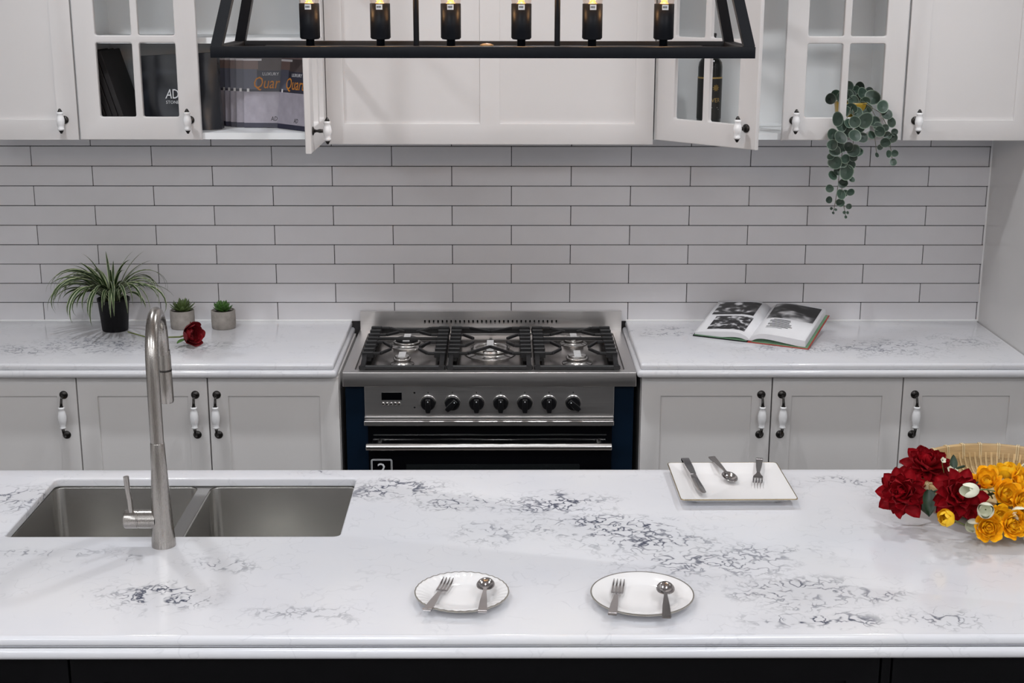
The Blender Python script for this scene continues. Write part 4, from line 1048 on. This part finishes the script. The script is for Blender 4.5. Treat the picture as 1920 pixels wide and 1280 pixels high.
# upright splints of the wall and floor, inside
me = None
for k in range(96):
    if me is None:
        bm = bmesh.new(); pts = [(.03, .0072), (.12, .0062), (.150, .0052), (.171, .0092), (.1855, .019), (.1965, .036), (.2025, .052)]
        for (r0, z0), (r1, z1) in zip(pts, pts[1:]): bar(bm, (0, r0, z0), (0, r1, z1), .0045, .0016)
        o = obj('splint', bm, M_bamb2, t, world=False); me = o.data
    else: inst('splint', me, t, Matrix.Rotation(2 * math.pi * k / 96, 4, 'Z'))
obj('rim', lathe([(.1985, .036), (.203, .064), (.2045, .066), (.2135, .066), (.215, .064), (.2105, .036), (.1985, .036)], 72), M_bamb, t, world=False)
tie = None
for k in range(30):
    for dx in (-.0022, .0022):
        if tie is None:
            bm = bmesh.new()
            for q0, q1 in zip([(.197, .034), (.2018, .0655), (.2045, .0675), (.2140, .0675), (.2165, .0645), (.2118, .034)], [(.2018, .0655), (.2045, .0675), (.2140, .0675), (.2165, .0645), (.2118, .034), (.197, .034)]): bar(bm, (0, q0[0], q0[1]), (0, q1[0], q1[1]), .0026, .0012)
            o = obj('tie', bm, M_rattan, t, world=False); tie = o.data; o.matrix_local = Matrix.Translation((dx, 0, 0))
        else: inst('tie', tie, t, Matrix.Rotation(2 * math.pi * k / 30, 4, 'Z') @ Matrix.Translation((dx, 0, 0)))

dpet = [petal(.056, .0160, .7, .02, 1.15), petal(.049, .0150, .8, .14, 1.1), petal(.036, .0120, .9, .30, 1.05), petal(.02, .007, 1.0, .5, .95)]
for q in dpet: q.materials.append(M_dahl)
dleaf = leafblade(.060, .020, M_leafd)
def dahlia(label, c, dirv, seed, leaves=()):
    t = thing('red_dahlia', label, 'flower', c, 'red dahlias in the bamboo basket'); r_ = random.Random(seed)
    for ring, (n, el, q, off) in enumerate(((12, -16, 0, 0), (12, 4, 0, .002), (11, 24, 1, .004), (9, 44, 1, .006), (8, 60, 2, .008), (6, 74, 3, .010))):
        for k in range(n):
            inst('petal', dpet[q], t, look(dirv, Vector((0, 0, 0)) + Vector(dirv).normalized() * off, 2 * math.pi * (k + .5 * ring) / n + r_.uniform(-.16, .16)) @ Matrix.Rotation(R(el + r_.uniform(-11, 11)), 4, 'X') @ Matrix.Rotation(r_.uniform(-.4, .4), 4, 'Y') @ Matrix.Scale(r_.uniform(.88, 1.12), 4))
    for az, el, s in leaves: inst('leaf', dleaf, t, Matrix.Rotation(R(az), 4, 'Z') @ Matrix.Rotation(R(el), 4, 'X') @ Matrix.Scale(s, 4))
    obj('stem', tube(bmesh.new(), [Vector((0, 0, 0)), -Vector(dirv).normalized() * .03, Vector((.05, .02, -.012)), Vector((.10, .05, -.010))], .003, 8), M_leafd, t, world=False)
def at(u, v, y): return hy(u, v, y)
dahlia('red dahlia hanging over the left edge of the basket, leftmost bloom', at(1694, 924, -1.865), (-.45, -.75, .35), 1, ((245, -32, 1.2),))
dahlia('red dahlia at the back, highest of the red blooms', at(1738, 880, -1.735), (-.10, -.45, .80), 2, ((-60, 10, .8),))
dahlia('red dahlia lying in front of the basket, next to the yellow flowers', at(1795, 930, -1.935), (.10, -.85, .45), 3, ((-75, 35, .9), (20, 30, .8)))

ypet = {}
def ranunculus(label, c, dirv, s, seed, mt=M_yel, bud=False):
    t = thing('yellow_ranunculus', label, 'flower', c, 'yellow ranunculus in the bamboo basket'); r_ = random.Random(seed); dv = Vector(dirv).normalized()
    spec = ((.006, 3, 2.5, .0, 1.4), (.011, 4, 2.35, .0, 1.15), (.016, 5, 2.15, .05, 1.0), (.0205, 6, 1.95, .12, .85), (.024, 6, 1.7, .25, .75)) if not bud else ((.011, 3, 2.7, -.02, 1.5), (.0165, 4, 2.6, -.04, 1.3), (.019, 4, 2.3, .0, 1.1))
    for k, (rad, n, th1, fl, half) in enumerate(spec):
        key = (rad, bud, mt.name)
        if key not in ypet: ypet[key] = cup_petal(rad, half, .05, th1, fl, .035); ypet[key].materials.append(mt)
        for i in range(n): inst('petal', ypet[key], t, look(dv, dv * (.0025 * (len(spec) - 1 - k)) * s, 2 * math.pi * (i + .41 * k) / n + r_.uniform(-.2, .2)) @ Matrix.Rotation(r_.uniform(-.10, .10), 4, 'X') @ Matrix.Scale(s * r_.uniform(.94, 1.06), 4))
    obj('stem', tube(bmesh.new(), [Vector((0, 0, 0)), -dv * .02, -dv * .04 + Vector((.015, .015, -.012))], .0018, 7), M_stem, t, world=False)
Y_ = [('yellow bud hanging alone below the red dahlias', 1783, 974, -1.99, (-.5, -.35, .25), .92, 1),
      ('yellow ranunculus right beside the upper white bud', 1851, 908, -1.885, (-.3, -.5, .8), 1.0, 0),
      ('yellow ranunculus in the middle of the bunch, overlapping its neighbour', 1880, 928, -1.91, (.15, -.8, .55), 1.0, 0),
      ('yellow ranunculus standing highest in the bunch', 1890, 897, -1.86, (-.2, .1, .95), 1.05, 1),
      ('yellow ranunculus at the frame edge below the highest one', 1915, 912, -1.88, (.2, -.5, .8), 1.0, 0),
      ('yellow ranunculus at the right frame edge, mid height', 1914, 944, -1.94, (.1, -.8, .5), 1.0, 0),
      ('yellow ranunculus lowest on the left of the bunch', 1851, 988, -1.972, (-.15, -.9, .3), .98, 0),
      ('yellow ranunculus half hidden between the two lowest blooms', 1872, 972, -1.957, (.0, -.6, .5), .85, 1),
      ('yellow ranunculus lowest in the middle, showing its dark centre', 1894, 983, -1.972, (.1, -.9, .35), 1.0, 0),
      ('yellow ranunculus lowest at the right frame edge', 1920, 973, -1.965, (.2, -.8, .4), .95, 0)]
for k, (lb, u, v, y, dv, s, ml) in enumerate(Y_): ranunculus(lb, at(u, v, y), dv, s, 30 + k, M_yel2 if ml else M_yel, bud=(k == 0))
wpet = [cup_petal(.0155, 1.25, .05, 2.35, .0), cup_petal(.0125, 1.5, .05, 2.2, .0)]
for q in wpet: q.materials.append(M_cream)
def white_bud(label, c, dirv, s, st=1.25):
    t = thing('white_flower_bud', label, 'flower', c, 'cream buds in the bamboo basket'); dv = Vector(dirv).normalized()
    for k in range(2):
        for i in range(3): inst('petal', wpet[k], t, look(dv, Vector((0, 0, 0)), 2 * math.pi * (i + .5 * k) / 3) @ Matrix.Diagonal((s, s, s * st, 1)))
    obj('stem', tube(bmesh.new(), [dv * .001, -dv * .02, -dv * .035 + Vector((.012, .015, -.01))], .0016, 7), M_stem, t, world=False)
white_bud('cream bud beside the right dahlia, pointing left', at(1834, 918, -1.985), (-.9, -.35, .1), 1.0, 1.5)
white_bud('cream bud facing the viewer between red and yellow flowers', at(1848, 955, -1.985), (-.3, -.85, .25), 1.1)
white_bud('cream bud in the middle of the yellow blooms', at(1902, 960, -1.955), (.15, -.9, .2), 1.0)
white_bud('cream bud low down, left of the lowest yellow bloom', at(1832, 979, -1.955), (-.6, -.6, -.1), .95)
white_bud('cream bud highest at the right frame edge', at(1916, 893, -1.85), (.3, -.3, .8), .95)
white_bud('cream bud lowest at the right frame edge', at(1922, 1000, -1.965), (.3, -.8, -.1), .95)
spet = petal(.0085, .0035, .4, .15, .9, 4, 5); spet.materials.append(M_cream)
def blossom(label, c, dv):
    t = thing('small_white_blossom', label, 'flower', c, 'tiny white blossoms'); r_ = random.Random(label)
    for i in range(5): inst('petal', spet, t, look(dv, Vector((0, 0, 0)), 2 * math.pi * i / 5) @ Matrix.Rotation(R(25), 4, 'X'))
    obj('eye', lathe([(.0001, .002), (.0018, .0015), (.002, 0)], 10), M_leafd, t, world=False)
    obj('stem', tube(bmesh.new(), [(0, 0, 0), (.004, .012, -.012), (.012, .02, -.035)], .0009, 6), M_stem, t, world=False)
blossom('tiny white blossom beside the highest dahlia', at(1767, 863, -1.80), (.2, -.8, .5)); blossom('tiny white blossom with dark eye above the right dahlia', at(1781, 879, -1.815), (-.1, -.9, .4)); blossom('tiny white blossom tucked under its larger twin above the right dahlia', at(1790, 884, -1.81), (.4, -.7, .5))
gl = leafblade(.045, .011, M_leafd)
for lb, u, v, y, az, el in (('dark green leaf blade behind the upper cream bud', 1832, 905, -1.86, -62, 25), ('dark green leaf blade under the yellow blooms near the centre bud', 1872, 950, -1.93, 170, 40), ('dark green leaf blade between the yellow blooms at right', 1893, 918, -1.83, 10, 60), ('dark green leaf blade hanging between the dahlias', 1742, 918, -1.90, 172, -50), ('dark green leaf blade behind the right dahlia', 1788, 880, -1.80, -10, 60), ('dark green leaf blade low among the yellow blooms', 1885, 960, -1.945, -120, 20)):
    o = bpy.data.objects.new('leaf_blade', gl); COL.objects.link(o); o.matrix_world = Matrix.Translation(at(u, v, y)) @ Matrix.Rotation(R(az), 4, 'Z') @ Matrix.Rotation(R(el), 4, 'X') @ Matrix.Scale(1.25 if 'hanging' in lb else .75, 4); tag(o, lb, 'leaf', 'loose leaves in the bamboo basket')

# ------------------------------------------------------------------ things in the open wall cabinets
ZS = UZ + .0202
# leaning black folders
for k in range(4):
    t = bpy.data.objects.new('black_folder', None)
    b_ = bx(0, .016, -.18, 0, 0, .250, bev=.0015, seg=1)
    o = obj('black_folder', b_, M_bind, world=False)
    o.location = (-1.198 - k * .0186, -.10, ZS + .001); o.rotation_euler = (0, R(-17), R(-4))
    tag(o, ['outermost right black folder leaning in the lattice cabinet', 'second black folder from the right, leaning in the lattice cabinet', 'third black folder from the right, leaning in the lattice cabinet', 'outermost left black folder leaning in the lattice cabinet'][k], 'folder', 'leaning black folders')
    bpy.data.objects.remove(t)
# black carrier bag
t = thing('black_carrier_bag', 'glossy black carrier bag with white lettering behind the lattice door', 'bag', (hy(337, 170, -.22).x, -.22, ZS))
bm = bmesh.new(); n = 16; fr = []
for j in range(13):
    q = j / 12; z = .232 * q; wd = .121; row = []
    for i in range(n + 1):
        s = i / n * 2 - 1
        dy = -.030 * (1 - q * .75) * (1 - abs(s) ** 6) + .003 * math.sin(7 * s + 9 * q) * (1 - q)
        row.append(bm.verts.new((s * wd + .006 * (1 - q), dy - .004, z + .006 * s * q)))
    fr.append(row)
bk = [[bm.verts.new((v.co.x, .034 - .028 * (j / 12) - .0 + .004, v.co.z)) for v in row] for j, row in enumerate(fr)]
for g, fl in ((fr, False), (bk, True)):
    for a_, b_ in zip(g, g[1:]):
        for i in range(n): bm.faces.new((a_[i], a_[i + 1], b_[i + 1], b_[i]) if not fl else (a_[i + 1], a_[i], b_[i], b_[i + 1]))
for j in range(12):
    bm.faces.new((fr[j][0], fr[j + 1][0], bk[j + 1][0], bk[j][0])); bm.faces.new((fr[j][n], bk[j][n], bk[j + 1][n], fr[j + 1][n]))
for i in range(n): bm.faces.new((fr[0][i], bk[0][i], bk[0][i + 1], fr[0][i + 1]))
bmesh.ops.recalc_face_normals(bm, faces=bm.faces)
bag = obj('sack', bm, M_bag, t, world=False)
for s, size, z, sh, x, sq in (('A', .042, .098, .25, -.028, .72), ('D', .042, .098, .0, -.006, .72), ('STONE G', .0135, .082, 0, -.010, .95)):
    me = text_mesh(s, size, .0002, sh); me.transform(Matrix.Translation((x, -.0355, z)) @ Matrix.Rotation(R(-4), 4, 'X') @ FACE @ Matrix.Diagonal((sq, 1, 1, 1)))
    obj('lettering', me, M_white, bag, world=False)
# brochures
bx0 = -.885
def brochure(k, x, y, rot, label, txt=True):
    t = thing('brochure', label, 'brochure', (x, y, ZS), 'standing quartz brochures', R(rot))
    W_, H_ = .195, .262
    bm = bmesh.new(); uv = bm.loops.layers.uv.verify()
    box(bm, 0, W_, -.003, .003, .0005, H_)
    for f in bm.faces:
        for lp in f.loops: lp[uv].uv = (lp.vert.co.x / W_, lp.vert.co.z / H_)
    o = obj('booklet', bm, M_broch, t, world=False)
    for s, size, x_, z_, mt, sh in (('Quartz', .052, .028, .124, M_orange, .25), ('LUXURY', .014, .060, .164, M_white, 0)):
        me = text_mesh(s, size, .0002, sh, 'LEFT'); me.transform(Matrix.Translation((x_, -.0032, z_)) @ FACE @ Matrix.Diagonal((.76 if s == 'Quartz' else 1.0, 1, 1, 1))); obj('lettering', me, mt, o, world=False)
    me = text_mesh('AD', .020, .0002, .2, 'LEFT'); me.transform(Matrix.Translation((.085, -.0032, .022)) @ FACE @ Matrix.Diagonal((.75, 1, 1, 1))); obj('lettering', me, M_bind, o, world=False)
    o.rotation_euler = (R(-7), 0, 0)
    return t
names = ['rearmost quartz brochure at the left end of the fan', 'second quartz brochure from the left of the fan', 'third quartz brochure from the left of the fan', 'fourth quartz brochure from the left of the fan', 'fifth quartz brochure, its gold Quartz title fully in view', 'frontmost quartz brochure, slanting forward beside the open door']
for k, (u, y, rot) in enumerate(((413, -.120, -3), (422, -.134, -3), (432, -.148, -3), (443, -.162, -3), (457, -.176, -3), (520, -.190, -46))):
    p = hy(u, 200, y); brochure(k, p.x, y, rot, names[k])
# wine bottle
p = hy(1330, 180, -.16)
t = thing('wine_bottle', 'dark wine bottle with black and gold label behind the half-open door', 'bottle', (p.x, -.16, ZS))
obj('glass', lathe([(.0001, .004), (.03, 0), (.0375, .004), (.0385, .01), (.0385, .190), (.036, .206), (.024, .224), (.0165, .236), (.0148, .25), (.0148, .285)], 36, cap1=True), M_bottle, t, world=False)
obj('capsule', lathe([(.0152, .240), (.0152, .287), (.0163, .288), (.0163, .294), (.015, .296), (.0001, .296)], 28), M_bind, t, world=False)
lb = obj('label', lathe([(.0388, .03), (.0388, .160)], 48), M_label, t, world=False)
obj('gold_band', lathe([(.0389, .156), (.0391, .1575), (.0391, .160), (.0389, .161)], 48), M_glab, lb, world=False)
def wrap(me, r, z, az0):
    for v in me.vertices:
        a = az0 + v.co.x / r; v.co = Vector((r * math.sin(a), -r * math.cos(a), v.co.y + z))
    return me
obj('lettering', wrap(text_mesh('VER', .019, .0), .0391, .083, .42), M_glab, lb, world=False)
cr = bmesh.new()
for k in range(9):
    a = 2 * math.pi * k / 9
    join(cr, slab([[(0, 0), (.0035, .006), (0, .012), (-.0035, .006)]], .0002), Matrix.Translation((0, 0, 0)) @ Matrix.Rotation(a, 4, 'Z'))
me = bpy.data.meshes.new('crest'); cr.to_mesh(me); cr.free()
obj('crest', wrap(me, .0392, .128, .40), M_glab, lb, world=False)
for z, s_ in ((.065, .020), (.059, .030)):
    b_ = slab([rrect(-s_ / 2, s_ / 2, 0, .0022, 0)], .0001); me = bpy.data.meshes.new('l'); b_.to_mesh(me); b_.free(); obj('small_print', wrap(me, .0391, z, .34), M_white, lb, world=False)

# ------------------------------------------------------------------ trailing plant
p = hy(1597, 215, -.255)
t = thing('trailing_plant', 'trailing plant with round grey-green leaves hanging through the lattice door', 'potted plant', (p.x, -.255, ZS))
obj('pot', lathe([(.0001, .002), (.042, 0), (.045, .003), (.0555, .085), (.0555, .090), (.0525, .090), (.050, .08), (.0001, .078)], 36), M_goldpot, t, world=False)
obj('soil', lathe([(.0001, .081), (.0505, .0795)], 20), M_soil, t, world=False)
bm = bmesh.new(); uv = bm.loops.layers.uv.verify(); n = 18
def ringv(q): return [bm.verts.new((q * math.cos(2 * math.pi * k / n), q * (1 + .10 * math.sin(2 * math.pi * k / n)) * math.sin(2 * math.pi * k / n) * 1.08, .16 * q * q)) for k in range(n)]
rr = [(.02, ringv(.02)), (.45, ringv(.45)), (.8, ringv(.8)), (1.0, ringv(1.0))]
for (q0, a_), (q1, b_) in zip(rr, rr[1:]):
    for k in range(n):
        f = bm.faces.new((a_[k], a_[(k + 1) % n], b_[(k + 1) % n], b_[k])); f.smooth = True
        for lp, q in zip(f.loops, (q0, q0, q1, q1)): lp[uv].uv = (.5 + q / 2, 0)
f = bm.faces.new(rr[0][1]); 
for lp in f.loops: lp[uv].uv = (.5, 0)
lm = bpy.data.meshes.new('leaf'); bm.to_mesh(lm); bm.free(); lm.materials.append(M_euc)
LV = [(1590, 162, 9, -.25), (1588, 178, 9, -.27), (1557, 186, 9, -.26), (1566, 178, 9, -.25), (1612, 164, 8, -.24), (1617, 176, 10, -.28), (1604, 169, 7, -.24), (1637, 184, 12, -.29), (1630, 171, 7, -.25), (1622, 191, 9, -.29), (1577, 182, 9, -.28), (1634, 175, 7, -.24), (1616, 200, 9, -.29), (1597, 176, 8, -.27), (1600, 190, 9, -.28), (1596, 203, 9, -.312), (1607, 211, 9, -.315), (1586, 208, 8, -.312), (1613, 219, 8, -.313), (1608, 186, 9, -.27), (1625, 205, 9, -.30),
      (1654, 201, 10, -.375), (1663, 216, 9, -.38), (1671, 229, 9, -.385), (1570, 224, 11, -.38), (1576, 236, 11, -.375), (1603, 228, 10, -.38), (1622, 227, 12, -.385), (1640, 228, 9, -.375), (1646, 238, 8, -.38), (1590, 232, 8, -.375), (1612, 240, 8, -.37),
      (1560, 252, 10, -.38), (1576, 259, 11, -.395), (1602, 254, 11, -.395), (1616, 259, 10, -.385), (1650, 247, 9, -.39), (1659, 240, 7, -.38), (1677, 247, 6, -.385), (1674, 258, 8, -.385), (1659, 267, 8, -.385), (1634, 254, 7, -.375), (1590, 248, 9, -.37), (1665, 254, 7, -.38),
      (1560, 272, 9, -.385), (1565, 284, 10, -.385), (1574, 277, 9, -.375), (1591, 275, 8, -.38), (1601, 284, 11, -.39), (1609, 286, 9, -.38), (1557, 294, 6, -.38), (1584, 297, 8, -.385), (1600, 295, 7, -.39), (1567, 305, 11, -.385), (1596, 308, 8, -.38), (1578, 304, 8, -.375), (1588, 322, 12, -.385), (1560, 329, 8, -.38), (1570, 322, 7, -.375),
      (1581, 344, 8, -.38), (1597, 337, 6, -.385), (1556, 353, 7, -.38), (1595, 360, 6, -.38), (1577, 365, 8, -.385), (1584, 362, 6, -.38), (1554, 375, 6, -.38), (1576, 381, 7, -.38), (1592, 387, 5, -.38), (1666, 288, 6, -.385), (1678, 287, 6, -.385), (1675, 305, 6, -.385), (1644, 291, 4, -.375), (1650, 276, 5, -.375),
      (1559, 391, 2.6, -.38), (1567, 393, 2.6, -.38), (1562, 399, 2.6, -.38), (1583, 398, 2.8, -.38), (1589, 399, 2.6, -.38), (1586, 407, 2.4, -.38)]
r_ = random.Random(21); org = t.location.copy()
for (u, v, s, y) in LV:
    p = hy(u, v, y - .004) - org; sz = s * (CAM.y - y) / -2626 * 1.14
    M = look(Vector((r_.uniform(-.6, .6), -1, r_.uniform(-.15, .75))), p, r_.uniform(0, 6.28)) @ Matrix.Diagonal((abs(sz), abs(sz) * r_.uniform(.85, 1.12), abs(sz), 1))
    inst('leaf', lm, t, M)
for pts in ([(1600, 195, -.262), (1596, 200, -.32), (1588, 222, -.37), (1582, 240, -.375), (1580, 280, -.376), (1574, 320, -.376), (1571, 350, -.376), (1566, 380, -.377), (1562, 400, -.378)], [(1598, 195, -.26), (1600, 210, -.33), (1604, 235, -.372), (1598, 280, -.376), (1585, 325, -.376), (1578, 350, -.376), (1582, 385, -.377), (1586, 407, -.378)], [(1605, 192, -.26), (1625, 196, -.33), (1652, 212, -.372), (1662, 235, -.376), (1668, 265, -.376), (1674, 305, -.38)], [(1610, 190, -.26), (1632, 200, -.32), (1645, 225, -.372), (1640, 255, -.374), (1644, 291, -.374)], [(1592, 192, -.25), (1572, 186, -.265), (1557, 186, -.262)]):
    obj('vine', tube(bmesh.new(), [hy(*q) - org for q in pts], .0011, 6), M_tstem, t, world=False)
